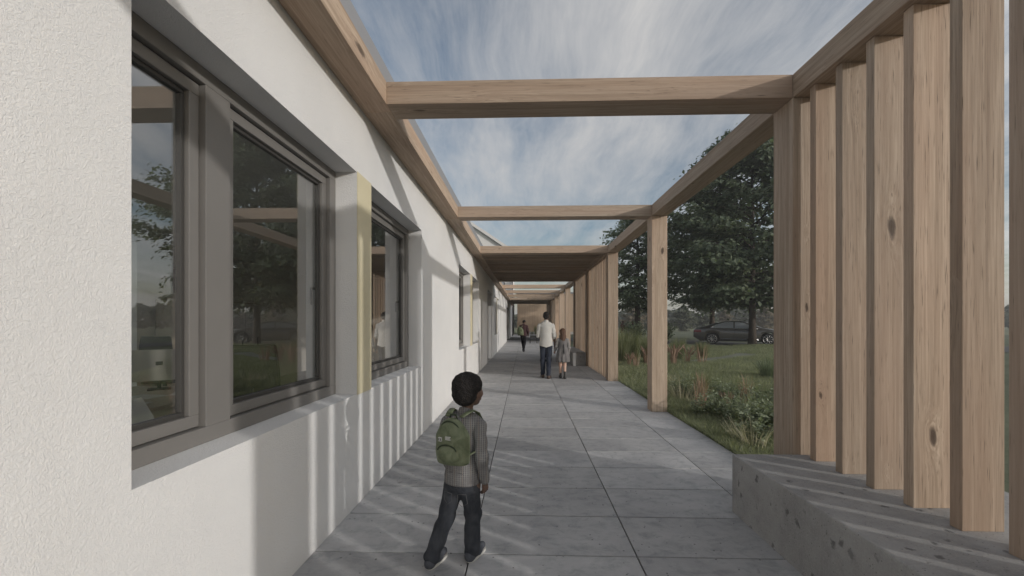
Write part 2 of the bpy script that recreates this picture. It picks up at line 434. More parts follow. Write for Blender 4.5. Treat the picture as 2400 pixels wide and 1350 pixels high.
# ------------------------------------------------------------------ white school building
XW = -1.377; XBK = -1.80
def wall_grid(mb, solid, Ys, Zs, x0, x1):
    """faces of a wall of thickness x0..x1 made of solid cells of a Y/Z grid"""
    bm = mb.bm; cache = {}
    def v(x, y, z):
        k = (round(x, 5), round(y, 5), round(z, 5))
        if k not in cache: cache[k] = bm.verts.new((x, y, z))
        return cache[k]
    ny, nz = len(Ys) - 1, len(Zs) - 1
    S = lambda i, j: 0 <= i < ny and 0 <= j < nz and solid(i, j)
    for i in range(ny):
        for j in range(nz):
            if not S(i, j): continue
            y0, y1, z0, z1 = Ys[i], Ys[i + 1], Zs[j], Zs[j + 1]
            bm.faces.new((v(x1, y0, z0), v(x1, y1, z0), v(x1, y1, z1), v(x1, y0, z1)))
            bm.faces.new((v(x0, y0, z1), v(x0, y1, z1), v(x0, y1, z0), v(x0, y0, z0)))
            if not S(i, j + 1): bm.faces.new((v(x0, y0, z1), v(x1, y0, z1), v(x1, y1, z1), v(x0, y1, z1)))
            if not S(i, j - 1): bm.faces.new((v(x0, y0, z0), v(x0, y1, z0), v(x1, y1, z0), v(x1, y0, z0)))
            if not S(i - 1, j): bm.faces.new((v(x0, y0, z0), v(x1, y0, z0), v(x1, y0, z1), v(x0, y0, z1)))
            if not S(i + 1, j): bm.faces.new((v(x0, y1, z1), v(x1, y1, z1), v(x1, y1, z0), v(x0, y1, z0)))
SILL, HEAD = .913, 2.738
WINS = [(1.398, 3.333), (3.642, 5.46), (8.61, 10.42), (10.80, 12.36), (18.75, 20.3), (20.65, 22.2)]
DOORS = [(15.28, 17.17), (32.3, 37.2)]
Y_END = 45.2
Ys = sorted({-9.0, Y_END, *[a for w in WINS for a in w], *[a for d in DOORS for a in d]})
Zs = [-.25, 0.0, SILL, HEAD, 3.48]
opens = [(a, b, SILL, HEAD) for a, b in WINS] + [(a, b, 0.0, HEAD) for a, b in DOORS]
def solid(i, j):
    y, z = (Ys[i] + Ys[i + 1]) / 2, (Zs[j] + Zs[j + 1]) / 2
    return not any(a < y < b and c < z < d for a, b, c, d in opens)
school = thing('school_building', 'long single storey white rendered building with grey window frames', 'building', (XW, 0, 0))
def sch(mb, name, m, parent=school):
    o = mb.build(name, m, parent)
    if parent is school: o.location = (-XW, 0, 0)
    return o
mb = MB(); wall_grid(mb, solid, Ys, Zs, XBK, XW); sch(mb, 'wall', STUCCO)

def ring(mb, y0, y1, z0, z1, w, x0, x1, wb=None, wt=None, bevel=.003):
    """four rails of a rectangular frame, butted end to end"""
    wb = wb or w; wt = wt or w
    mb.box(x0, x1, y0, y1, z0, z0 + wb, bevel); mb.box(x0, x1, y0, y1, z1 - wt, z1, bevel)
    mb.box(x0, x1, y0, y0 + w, z0 + wb, z1 - wt, bevel); mb.box(x0, x1, y1 - w, y1, z0 + wb, z1 - wt, bevel)
XF = -1.552                                       # front of the outer frame, set back in the reveal
def window(y0, y1, casements, stile0=.06, stile1=.13, handle=True):
    """outer frame with sash openings; casements = list of (ya, yb)"""
    f = MB(); zb, zt = SILL + .078, HEAD - .077
    f.box(XF - .09, XF, y0 + .001, y1 - .001, SILL + .001, zb, .003); f.box(XF - .09, XF, y0 + .001, y1 - .001, zt, HEAD - .001, .003)
    edges = [y0 + .001] + [a for c in casements for a in c] + [y1 - .001]
    for a, b_ in zip(edges[::2], edges[1::2]): f.box(XF - .09, XF, a, b_, zb, zt, .003)
    w = f.build('window', FRAME, school, (-XW, 0, 0))
    for (a, b_) in casements:
        s = MB(); ring(s, a + .006, b_ - .006, zb + .006, zt - .006, .058, XF - .085, XF - .030); s.build('sash', FRAME, w)
        s = MB(); ring(s, a + .064, b_ - .064, zb + .064, zt - .064, .022, XF - .08, XF - .052); s.build('glazing_bead', FRAME_DARK, w)
        s = MB(); s.box(XF - .074, XF - .070, a + .085, b_ - .085, zb + .085, zt - .085); s.build('pane', GLASS, w)
        if handle:
            s = MB(); yh = b_ - .035
            s.box(XF - .095, XF - .084, yh - .016, yh + .016, 1.66, 1.80, .004); s.tube([(XF - .095, yh, 1.77), (XF - .135, yh, 1.77)], .009, 8)
            s.tube([(XF - .135, yh, 1.778), (XF - .137, yh, 1.72), (XF - .135, yh, 1.64)], [.010, .009, .008], 8)
            s.build('window_handle', FRAME_DARK, w)
    return w
window(*WINS[0], [(1.30 + .16, 1.955), (2.122, 3.235)])
window(*WINS[1], [(3.80, 5.375)])
window(*WINS[2], [(8.70, 9.45), (9.62, 10.32)])
window(*WINS[3], [(10.95, 12.27)])
window(*WINS[4], [(18.9, 20.2)])
window(*WINS[5], [(20.8, 22.1)])
for (a, b_) in ((3.333, 3.642), (10.42, 10.80), (20.3, 20.65)):
    m_ = MB(); m_.box(XW + .0005, XW + .006, a + .001, b_ - .001, SILL - .008, HEAD + .006, .002); sch(m_, 'coloured_panel', YELLOW)
# entrance door, deep in its recess, and a glazed lobby further along
def glazed_door(y0, y1, n):
    f = MB(); z1 = HEAD - .002; ring(f, y0 + .001, y1 - .001, .002, z1, .07, XF - .12, XF - .04)
    for i in range(1, n): yy = y0 + (y1 - y0) * i / n; f.box(XF - .118, XF - .042, yy - .04, yy + .04, .072, z1 - .07, .003)
    d = f.build('door', FRAME_DARK, school, (-XW, 0, 0))
    for i in range(n):
        a = y0 + (y1 - y0) * i / n + .06; b_ = y0 + (y1 - y0) * (i + 1) / n - .06
        s = MB(); s.box(XF - .082, XF - .078, a, b_, .075, z1 - .072); s.build('pane', GLASS, d)
        s = MB(); s.tube([(XF - .03, b_ - .03, .85), (XF - .01, b_ - .03, .87), (XF - .01, b_ - .03, 1.25), (XF - .03, b_ - .03, 1.27)], .012, 8); s.build('handle', FRAME, d)
glazed_door(*DOORS[0], 2); glazed_door(*DOORS[1], 4)
# roof: flat deck with an unseen rooflight added to brighten the offices, grey metal fascia above the timber eaves beam
RL = (-6.2, -2.3, -7.0, 1.25)                         # opening added out of view to let skylight into the rooms
def holed(mb, x0, x1, y0, y1, z0, z1):
    a, b, c, d = RL
    mb.box(x0, a, y0, y1, z0, z1); mb.box(b, x1, y0, y1, z0, z1); mb.box(a, b, y0, c, z0, z1); mb.box(a, b, d, y1, z0, z1)
m_ = MB(); holed(m_, -7.1, XW - .02, -9.0, Y_END, 3.482, 3.60); m_.box(XW - .018, -1.142, -9.0, Y_END, 3.486, 3.622, .004); sch(m_, 'roof_fascia', FASCIA)
# rooms behind the windows
def _plaster(n, s): s('Base Color', n.mix(n.noise(n.pos(), 1.4, 4, .6), (.74, .715, .67), (.82, .795, .75)))
PLASTER = mat('interior_plaster', (.4, .39, .36), .9, _plaster)
CARPET = mat('grey_carpet', (.12, .115, .11), .95, lambda n, s: s('Base Color', n.mix(n.noise(n.pos(), 80, 3, .7), (.32, .30, .275), (.42, .40, .37))))
m_ = MB(); m_.box(-6.9, -6.7, 6.9, Y_END - .1, 0, 3.47); m_.box(-6.9, -6.7, -8.9, -6.5, 0, 3.47); m_.box(-6.9, -6.7, -6.5, 6.9, 0, .25); m_.box(-6.9, -6.7, -6.5, 6.9, 2.9, 3.47); m_.box(-6.9, -6.7, .1, .3, .25, 2.9); m_.box(-6.7, XBK - .002, 13.4, 13.6, .03, 2.95); m_.box(-6.7, XBK - .002, -8.9, -8.7, .03, 2.95); m_.box(-6.7, XBK - .002, Y_END - .3, Y_END - .1, .03, 2.95); sch(m_, 'room_wall', PLASTER)  # the long gap in the rear wall is added, out of view, for interior light
m_ = MB(); m_.box(-6.7, XBK - .002, -8.7, Y_END - .3, -.06, .028); sch(m_, 'room_floor', CARPET)
m_ = MB(); holed(m_, -6.7, XBK - .002, -8.7, Y_END - .3, 2.952, 3.05); sch(m_, 'room_ceiling', PLASTER)
m_ = MB(); a_, b2_, c_, d_ = RL; m_.box(a_ - .04, a_ - .001, c_, d_, 3.052, 3.48); m_.box(b2_ + .001, b2_ + .04, c_, d_, 3.052, 3.48); m_.box(a_, b2_, c_ - .04, c_ - .001, 3.052, 3.48); m_.box(a_, b2_, d_ + .001, d_ + .04, 3.052, 3.48); sch(m_, 'added_rooflight_curb', PLASTER)  # lining of the unseen opening added in the roof to light the rooms

# ------------------------------------------------------------------ timber pergola
perg = thing('pergola', 'timber pergola of square posts, cross beams and slatted bays over the walkway', 'pergola', (2.27, 3.47, 0))
PO = Vector((2.27, 3.47, 0))
_tm = {}
def timber(name, c, dims, axis='z', parent=perg, bevel=.004):
    """a squared timber: mesh long along its local Z, so the grain follows the length"""
    w, d, L = dims; k = (round(w, 4), round(d, 4), round(L, 4))
    if k not in _tm:
        b_ = MB(); b_.box(-w / 2, w / 2, -d / 2, d / 2, -L / 2, L / 2, bevel)
        me = bpy.data.meshes.new('timber'); b_.bm.to_mesh(me); b_.bm.free(); me.materials.append(WOOD); _tm[k] = me
    rot = {'z': (0, 0, 0), 'x': (0, R(90), 0), 'y': (R(-90), 0, 0)}[axis]
    o = link(name, _tm[k], None, parent, Vector(c) - PO, rot)
    return o
BAY = 3.6221; Y1 = 3.342; D = .2553; ZB, ZT = 3.295, 3.4806; EX = -1.133; RX0, RX1 = 2.1412, 2.3972
post_y = [Y1 + BAY * k for k in range(-1, 11)]             # near faces of the posts
for k, y in zip(range(-1, 11), post_y):
    zb = 0.0
    timber('post', ((RX0 + RX1) / 2, y + D / 2, (zb + ZB - .001) / 2), (RX1 - RX0, D, ZB - .001 - zb))
    timber('cross_beam', ((EX + RX0) / 2, y + D / 2, (ZB + ZT) / 2), (ZT - ZB, D, RX0 - EX - .001), 'x')
for k in range(-1, 10):                                     # edge beam over the posts, one length per bay
    timber('edge_beam', ((RX0 + RX1) / 2, Y1 + BAY * (k + .5), (ZB + ZT) / 2 + .0005), (RX1 - RX0, ZT - ZB, BAY - .0015), 'y')
timber('edge_beam', ((RX0 + RX1) / 2, Y1 + BAY * 10 + D / 2, (ZB + ZT) / 2 + .0005), (RX1 - RX0, ZT - ZB, D), 'y')
for k in range(-2, 11):                                     # eaves beam along the wall
    timber('eaves_beam', ((XW + .001 + EX) / 2, Y1 + BAY * (k + .5) + .128, (ZB + ZT) / 2), (EX - XW - .001, ZT - ZB, BAY - .001), 'y')
PITCH = .2585
def screen(k, zb):
    y = Y1 + BAY * k + BAY - .156
    n = 13
    for i in range(n):
        yy = y - i * PITCH
        if yy - .03 < Y1 + BAY * k + D + .02: break
        timber('screen_slat', (2.2925, yy, (zb + ZB - .001) / 2), (.205, .062, ZB - .001 - zb), bevel=.003)
screen(-1, .455); screen(2, 0); screen(3, 0)
screen(8, 0)
def soffit(k, name):
    for i in range(13):
        yy = Y1 + BAY * k + D + .12 + i * .2605
        if yy > Y1 + BAY * (k + 1) - .04: break
        timber(name, ((EX + RX0) / 2, yy, ZB + .0125), (.024, .062, RX0 - EX - .002), 'x', bevel=.003)
for k in (2, 3, 8, 9): soffit(k, 'ceiling_slat')
for (ka, kb) in ((2, 4), (8, 10)):
    b_ = MB()
    for k in range(ka, kb): b_.box(EX + .004, RX0 - .004, Y1 + BAY * k + D + .003, Y1 + BAY * (k + 1) - .003, ZT - .046, ZT - .004, .003)
    b_.build('roof_board', mat('dark_roof_board', (.035, .03, .027), .9), perg, -PO)

# ------------------------------------------------------------------ concrete benches
def bench(y0, y1, label):
    t = thing('concrete_bench', label, 'bench', (2.2, y1, 0))
    b_ = MB(); b_.box(1.652, 2.98, y0, y1, -.05, .455, .009); b_.build('bench_block', CONCRETE, t, (-2.2, -y1, 0))
    return t
bench(-.02, 3.322, 'long pale concrete bench carrying the row of timber slats in the foreground')
t = thing('concrete_bench', 'grey concrete block bench at the foot of the far slatted screen', 'bench', (1.9, 14.3, 0))
b_ = MB(); b_.box(1.652, 2.135, 14.29, 17.75, -.005, .46, .008); b_.build('bench_block', CONCRETE, t, (-1.9, -14.3, 0))
# ------------------------------------------------------------------ vegetation
LEAF_DARK = leafmat('leaf_dark_green', (.078, .100, .070), (.225, .265, .18), .36, .5, .5)
LEAF_MID = leafmat('leaf_mid_green', (.10, .125, .078), (.21, .25, .15), .36, .55, .6)
LEAF_FAR = leafmat('leaf_far_green', (.10, .112, .080), (.165, .175, .125), .25, .8, .12)
LEAF_RUST = leafmat('leaf_far_rust', (.165, .140, .098), (.27, .225, .16), .25, .8, .12)
GRASS_M = leafmat('grass_blade', (.155, .168, .11), (.36, .375, .255), .42, .6, .9)
REED_M = leafmat('reed_blade', (.105, .12, .068), (.27, .28, .165), .35, .6, 1.5)
STRAW_M = leafmat('straw_blade', (.38, .35, .26), (.58, .53, .41), .3, .7, 2)
PINK_M = leafmat('dry_russet_blade', (.24, .155, .12), (.46, .33, .26), .3, .7, 2)
HERB_M = leafmat('herb_leaf', (.13, .155, .105), (.36, .40, .28), .35, .6, 3)

def leaf_quads(C, size, rg, tilt=.6, droop=0.0, narrow=.55, out=None, nb_=None):
    """one folded diamond leaf per centre; out = outward direction per leaf (leaf tips point out and down)"""
    n = len(C); sz = size * rg.uniform(.65, 1.3, n)[:, None]
    az = rg.uniform(0, 2 * np.pi, n)
    d = np.stack([np.cos(az), np.sin(az), np.zeros(n)], 1)
    if out is not None: d = d * .6 + out * .9
    d[:, 2] += rg.normal(-droop, tilt * .6, n); d /= np.linalg.norm(d, axis=1)[:, None] + 1e-9
    up = np.stack([rg.normal(0, tilt, n), rg.normal(0, tilt, n), np.ones(n)], 1)
    if nb_ is not None: up = up * .55 + nb_ * 1.15
    s = np.cross(d, up); s /= np.linalg.norm(s, axis=1)[:, None] + 1e-9
    nrm = np.cross(s, d)
    a = C - d * sz * .5; t = C + d * sz * .5
    mid = C + d * sz * .05
    l = mid + s * sz * narrow * .5 + nrm * sz * .08; r = mid - s * sz * narrow * .5 + nrm * sz * .08
    V = np.stack([a, l, t, r], 1).reshape(-1, 3)
    F = np.arange(4 * n).reshape(n, 4)
    return V, F

def make_tree(seed, H, base, Rmax, tr, nlimb, nleaf, leaf, peak=.35, lean=0.0, top_pow=.8):
    rg = np.random.default_rng(seed); rd = random.Random(seed)
    tk = MB()
    tp = [(math.sin(i * .9) * .04 * i * lean, math.cos(i * 1.3) * .03 * i * lean, z) for i, z in enumerate(np.linspace(-.1, H * .93, 12))]
    rr = [tr * (1.25 if i == 0 else 1.0) * (1 - .92 * (i / 11) ** 1.1) + .015 for i in range(12)]
    tk.tube(tp, rr, 12)
    C = []; O = []; NB_ = []
    def trunk_at(z):
        f = (z + .1) / (H * .93 + .1) * 11; i = int(min(10, max(0, f))); t = f - i
        return Vector(tp[i]).lerp(Vector(tp[i + 1]), min(1, t))
    per = nleaf // nlimb
    for i in range(nlimb):
        t = (i + rd.random() * .8) / nlimb
        zt = base + (H - base) * t
        prof = (min(1.0, .55 + t / peak * .45) if t < peak else max(.06, 1 - ((t - peak) / (1 - peak)) ** 1.5) ** top_pow)
        L = Rmax * prof * rd.uniform(.72, 1.06)
        az = i * 2.39996 + rd.uniform(-.4, .4)
        rise = L * (-.02 + .75 * t)
        st = trunk_at(max(.6 * base, zt - rise * .75 - .25)); d = Vector((math.cos(az), math.sin(az), 0)); sd = Vector((-d.y, d.x, 0))
        pts = []; wob = rd.uniform(-.15, .15)
        for k in range(7):
            u = k / 6
            pts.append(st + d * (L * u) + sd * (wob * L * u * u) + Vector((0, 0, rise * (1.35 * u - .55 * u * u * (1.2 - .6 * t)))))
        tk.tube(pts, [max(.012, tr * .36 * (1 - .5 * t) * (1 - u / 6.6)) for u in range(7)], 6, False)
        nc = max(3, int(3 + L * 2.2))
        for c in range(nc):
            u = .30 + .72 * (c + rd.random()) / nc
            k = min(5, int(u * 6)); p = pts[k].lerp(pts[k + 1], min(1.3, u * 6 - k))
            side = rd.uniform(-1, 1) * L * .34 * (1.15 - .5 * u)
            q = p + sd * side + Vector((0, 0, rd.gauss(.05, .12)))
            if abs(side) > .35: tk.tube([p, p.lerp(q, .5) + Vector((0, 0, .06)), q], [.022, .015, .008], 4, False)
            m_ = max(6, int(per / nc * rd.uniform(.6, 1.35)))
            w = rd.uniform(.26, .50) * (.55 + .10 * Rmax)
            g_ = rg.normal(0, 1, (m_, 3)) * np.array([w, w, w * .26])
            g_[:, 2] -= .18 * (g_[:, 0] ** 2 + g_[:, 1] ** 2) / max(w, .1)
            nn_ = g_ / np.array([w, w, w * .35]); nn_ /= np.linalg.norm(nn_, axis=1)[:, None] + 1e-6; nn_[:, 2] = np.abs(nn_[:, 2]) * .8 + .15; NB_.append(nn_ + np.array((d.x, d.y, 0)) * .35)
            C.append(g_ + np.array(q)); O.append(np.tile(np.array((d * .7 + (q - p).normalized() * .5)), (m_, 1)))
    C = np.concatenate(C); O = np.concatenate(O)
    V, F = leaf_quads(C, leaf, rg, .45, .35, .62, O, np.concatenate(NB_))
    me = np_mesh('crown', V, F)
    bm_ = bpy.data.meshes.new('trunk'); tk.bm.to_mesh(bm_); tk.bm.free()
    return bm_, me
def place_tree(kind, meshes, loc, rz, s, label, lm, group=None, cat='tree'):
    t = thing(kind, label, cat, loc, rz, group); t.scale = (s, s, s)
    link('trunk', meshes[0], BARK, t); link('crown', meshes[1], lm, t)
    return t
def gz(x, y): return float(ground_z(x, y))

TA = make_tree(5, 14.8, 3.0, 6.9, .21, 62, 52000, .30, .28)
place_tree('maple_tree', TA, (14.95, 27.4, gz(14.95, 27.4) - .05), 0.6, 1.0, 'big dark green tree in front of the parked car, its trunk crossing the car', LEAF_DARK)
TB = make_tree(9, 13.0, 3.3, 5.2, .23, 50, 34000, .32, .32)
place_tree('maple_tree', TB, (16.9, 37.5, -.05), 1.9, 1.0, 'dark green tree standing behind the rear of the parked car', LEAF_DARK)
TC = make_tree(14, 10.6, 2.9, 3.7, .24, 46, 17000, .24, .36)
place_tree('lime_tree', TC, (8.9, 32.6, -.05), .4, 1.0, 'lighter airy tree with visible branches behind the tall grasses', LEAF_MID)
# far trees along the field edge
FT = [make_tree(40 + i, 7.0, .5, 3.6, .16, 22, 5200, .55, .38) for i in range(3)]
frng = random.Random(21)
far_spots = [  # x, y, scale, rust?
    (20.5, 78, 1.02, 1), (25.5, 84, .95, 0), (30.2, 79, 1.0, 1), (36.0, 83, .98, 0), (41.5, 86, .86, 1), (45.5, 79, .95, 1),
    (58.0, 96, .80, 0), (66.0, 99, .84, 0), (76.0, 104, 1.0, 0)]
words = ['rust tinged far tree over the tall grasses', 'green far tree left of the slim post', 'rust tinged far tree right of the slim post', 'green far tree between two rust tinged ones', 'rust tinged far tree by the trunk behind the car', 'rust tinged far tree above the car roof',
         'dark far tree seen right of the rust ones above the bonnet', 'dark far tree right behind the near trunk', 'tall dark far tree beside the corner post']
for (x, y, s_, ru), w_ in zip(far_spots, words):
    place_tree('field_tree', FT[frng.randrange(3)], (x, y, -.15), frng.uniform(0, 6), s_ * .70, 'bushy ' + w_, LEAF_RUST if ru else LEAF_FAR, 'trees along the far field edge')
# the wood closing the view behind: one mass
V_, F_ = [], []; off = 0
for i in range(70):
    az = R(-20 + 1.65 * i); dist = 135 + 14 * math.sin(i * 1.7); c = np.array([dist * math.sin(az), dist * math.cos(az), 0])
    rg = np.random.default_rng(300 + i); h = 5.2 + 1.6 * math.sin(i * .9) + rg.uniform(-.6, .8)
    n_ = 900; u = rg.normal(0, 1, (n_, 3)); u /= np.linalg.norm(u, axis=1)[:, None]
    P = c + u * np.array([3.6, 3.0, h * .5]) * rg.uniform(.75, 1.02, n_)[:, None] * (1 + .18 * np.sin(u[:, :1] * 5 + i) * np.cos(u[:, 2:3] * 6)) + np.array([0, 0, h * .5])
    a, f = leaf_quads(P, 1.0, rg, .9, .1, .8); V_.append(a); F_.append(f + off); off += len(a)
o = link('woodland', np_mesh('woodland', np.concatenate(V_), np.concatenate(F_)), LEAF_FAR)
tag(o, 'hazy far woodland closing the field on the horizon', 'woodland', None, 'stuff')

# blades: a curved strip of three faces each
def blades(B, h, w, rg, lean, face=None):
    """B bases (n,3); h heights (n,), w widths (n,), lean (n,2) horizontal tip offset"""
    n = len(B); az = rg.uniform(0, np.pi, n); s = np.stack([np.cos(az), np.sin(az), np.zeros(n)], 1) * (w[:, None] / 2)
    up = np.zeros((n, 3)); up[:, 2] = h; ln = np.zeros((n, 3)); ln[:, :2] = lean
    m1 = B + up * .42 + ln * .20; m2 = B + up * .78 + ln * .55; tip = B + up * 1.0 + ln; tip[:, 2] -= np.hypot(lean[:, 0], lean[:, 1]) * .35
    V = np.stack([B - s, B + s, m1 + s * .9, m1 - s * .9, m2 + s * .6, m2 - s * .6, tip + s * .08, tip - s * .08], 1).reshape(-1, 3)
    k = np.arange(n)[:, None] * 8
    F = np.concatenate([k + np.array([0, 1, 2, 3]), k + np.array([3, 2, 4, 5]), k + np.array([5, 4, 6, 7])], 0)
    return V, F
# short lawn grass: dense along the paving, thinning out
rg = np.random.default_rng(77)
def lawn_pts(n, x0, x1, y0, y1, cond):
    x = rg.uniform(x0, x1, n); y = rg.uniform(y0, y1, n); k = cond(x, y); return x[k], y[k]
vis = lambda x, y: (x < y * .63 + .6) & (x > 2.41)
X1, Y1_ = lawn_pts(100000, 2.41, 6.2, 3.3, 9.0, vis)
X2, Y2_ = lawn_pts(75000, 2.41, 10.5, 9.0, 18.0, vis)
X3, Y3_ = lawn_pts(60000, 4.0, 18.5, 18.0, 27.5, vis)
x = np.concatenate([X1, X2, X3]); y = np.concatenate([Y1_, Y2_, Y3_])
edge = np.exp(-(x - 2.41) / .22)
patch = .5 + .5 * np.sin(x * 1.9 + 2 * np.sin(y * .8)) * np.sin(y * 1.3 + x * .6)
sz = np.where(y < 9, 1.0, np.where(y < 18, 1.25, 1.6))
h = rg.uniform(.035, .085, len(x)) * (1 + .7 * patch + .5 * edge) * sz; w = rg.uniform(.004, .008, len(x)) * sz * 1.1
ln = rg.normal(0, .45, (len(x), 2)) * h[:, None]; ln[:, 0] -= edge * h * .5
on_path = np.zeros(len(x), bool)
pd = np.array([math.cos(R(38)), math.sin(R(38))]); rel = np.stack([x - 8.4, y - 17.6], 1); tt = rel @ pd; nn = rel @ np.array([-pd[1], pd[0]]) - .02 * tt * tt
on_path = (np.abs(nn) < .40) & (np.abs(tt) < 2.5)
k = ~on_path; B = np.stack([x, y, ground_z(x, y) - .006], 1)[k]
V, F = blades(B, h[k], w[k], rg, ln[k])
tag(link('grass', np_mesh('grass', V, F), GRASS_M), 'short green grass of the lawn beside the paving', 'grass', None, 'stuff')

# ornamental grass tufts and herbs, each a thing
def tuft_mesh(seed, n, h, spread, w, arch=.55):
    rg = np.random.default_rng(seed)
    a = rg.uniform(0, 2 * np.pi, n); r = spread * .28 * np.sqrt(rg.uniform(0, 1, n)); d = np.stack([np.cos(a), np.sin(a)], 1)
    B = np.stack([d[:, 0] * r, d[:, 1] * r, np.full(n, -.03)], 1)
    hh = h * rg.uniform(.55, 1.05, n); L = d * (rg.uniform(.15, 1.0, n) * spread * arch)[:, None] + rg.normal(0, .05 * h, (n, 2))
    return np_mesh('blades', *blades(B, hh, w * rg.uniform(.6, 1.3, n), rg, L))
def plumes(seed, n, h, spread):
    """stiff stalks ending in a soft spike"""
    rg = np.random.default_rng(seed); mb = MB()
    for i in range(n):
        a = rg.uniform(0, 6.28); s_ = spread * rg.uniform(.2, 1); hh = h * rg.uniform(.75, 1.1)
        p0 = Vector((math.cos(a) * .06, math.sin(a) * .06, 0)); p1 = Vector((math.cos(a) * s_ * .4, math.sin(a) * s_ * .4, hh * .62)); p2 = Vector((math.cos(a) * s_, math.sin(a) * s_, hh))
        mb.tube([p0, p0.lerp(p1, .5), p1], [.005, .004, .004], 4, False)
        mb.tube([p1, p1.lerp(p2, .3), p1.lerp(p2, .7), p2], [.006, .019, .015, .003], 5, False)
    me = bpy.data.meshes.new('seed_head'); mb.bm.to_mesh(me); mb.bm.free(); return me
def herb_mesh(seed, nst, h, spread, leaf):
    rg = np.random.default_rng(seed); mb = MB(); C = []; O = []
    for i in range(nst):
        a = rg.uniform(0, 6.28); s_ = spread * rg.uniform(.1, 1); hh = h * rg.uniform(.5, 1.1); e = np.array([math.cos(a) * s_, math.sin(a) * s_, hh])
        mb.tube([(0, 0, -.02), tuple(e * np.array([.5, .5, .6])), tuple(e)], [.004, .003, .002], 4, False)
        for q in np.linspace(.25, 1.0, 11):
            p = e * np.array([q, q, q ** .9]); C.append(p + rg.normal(0, .02, 3)); b = rg.uniform(0, 6.28); O.append((math.cos(b), math.sin(b), .1))
            C.append(p + rg.normal(0, .025, 3)); O.append((-math.cos(b), -math.sin(b), .1))
    V, F = leaf_quads(np.array(C), leaf, rg, .5, .1, .6, np.array(O))
    st = bpy.data.meshes.new('stem'); mb.bm.to_mesh(st); mb.bm.free()
    return st, np_mesh('leaves', V, F)

REED = [tuft_mesh(60 + i, 420, 1.30, .85, .013) for i in range(3)]
TALL = [tuft_mesh(70 + i, 260, .80, .75, .012, .8) for i in range(3)]
STRAW = [tuft_mesh(80 + i, 40, .70, .34, .012, .42) for i in range(3)]
PLUME = [plumes(90 + i, 15, .72, .42) for i in range(3)]
HERB = [herb_mesh(100 + i, 15, .40, .32, .058) for i in range(4)]
WISP = [tuft_mesh(130 + i, 60, .42, .42, .006, .8) for i in range(4)]
SHRUB = [herb_mesh(110 + i, 90, 1.25, .95, .15) for i in range(2)]
def plant(name, parts, x, y, s, rz, label, group, cat='plant', sz=None):
    t = thing(name, label, cat, (x, y, gz(x, y)), rz, group); t['kind'] = 'thing'; t.scale = (s, s, (sz or s))
    for n_, me, m_ in parts: link(n_, me, m_, t)
    return t
prng = random.Random(8)
# reeds behind the third post and right of the slim post
for i, (x, y, s_, lab) in enumerate([
        (3.75, 15.9, 1.0, 'tall green reed clump close to the third post of the walkway'), (4.35, 16.9, 1.12, 'tallest reed clump in the gap between third and slim post'),
        (4.75, 15.7, .92, 'green reed clump left beside the slim post, above russet grass'), (3.95, 18.6, 1.15, 'reed clump behind the tall reeds near the third post'),
        (5.2, 17.6, .95, 'reed clump half hidden by the slim post'), (6.35, 17.2, .78, 'rounded reed clump right of the slim post'),
        (7.0, 18.9, .80, 'broad reed clump in front of the car tail'), (7.75, 18.1, .66, 'low reed clump left of the pale gravel path')]):
    plant('reed_clump', [('blades', REED[i % 3], REED_M)], x, y, s_, prng.uniform(0, 6), lab, 'reed clumps in the garden bed', 'reed')
for i, (x, y, s_, lab) in enumerate([
        (3.72, 14.7, .62, 'small russet plume grass at the foot of the third post'), (4.40, 14.9, .95, 'russet plume grass with fanned spikes below the reeds'),
        (5.35, 14.9, 1.0, 'wide russet plume grass right beside the slim post'), (5.95, 15.2, .95, 'pale pink plume grass arching over in front of the rounded reeds'),
        (3.60, 7.35, .42, 'small russet plume grass in the foreground meadow')]):
    plant('plume_grass', [('seed_head', PLUME[i % 3], PINK_M), ('blades', STRAW[i % 3], PINK_M)], x, y, s_, prng.uniform(0, 6), lab, 'russet plume grasses', 'ornamental grass')
for i, (x, y, s_, lab) in enumerate([
        (6.35, 14.9, 1.3, 'pale straw stalks standing right of the pink plume grass'), (3.85, 14.3, .9, 'pale straw stalks at the lawn edge by the third post'),
        (3.05, 7.2, .85, 'pale straw stalks among leafy herbs near the slim post'), (3.38, 7.9, .95, 'straw stalks in the middle of the foreground meadow'),
        (4.10, 7.7, 1.0, 'tall straw stalks left of the front post in the meadow'), (4.35, 6.9, .8, 'straw stalks beside the front post low in the meadow')]):
    plant('straw_grass', [('blades', STRAW[i % 3], STRAW_M)], x, y, s_, prng.uniform(0, 6), lab, 'pale straw grasses', 'ornamental grass')
for i, (x, y, s_, lab) in enumerate([
        (6.55, 11.2, .85, 'dark spiky grass tuft on the lawn beside the front post'), (3.30, 8.6, .55, 'green arching grass tuft at the back of the meadow herbs'),
        (3.95, 9.3, .6, 'green arching grass tuft on the lawn behind the straw stalks'), (9.4, 22.2, .8, 'green grass tuft beside the path in front of the car')]):
    plant('grass_tuft', [('blades', TALL[i % 3], REED_M if i else LEAF_DARK)], x, y, s_, prng.uniform(0, 6), lab, 'arching green grass tufts', 'ornamental grass')
herb_spots = []
for i in range(26):
    y = 5.2 + 3.3 * ((i * .618) % 1.0); x = 2.75 + (y * .60 - 2.35) * ((i * .7549 + .13) % 1.0)
    herb_spots.append((x, y))
for i, (x, y) in enumerate(herb_spots):
    plant('meadow_herb', [('stem', HERB[i % 4][0], HERB_M), ('leaves', HERB[i % 4][1], HERB_M)], x, y, prng.uniform(.65, 1.05), prng.uniform(0, 6),
          'low leafy meadow herb growing in the foreground lawn behind the front post', 'low leafy herbs in the foreground meadow', 'herb')
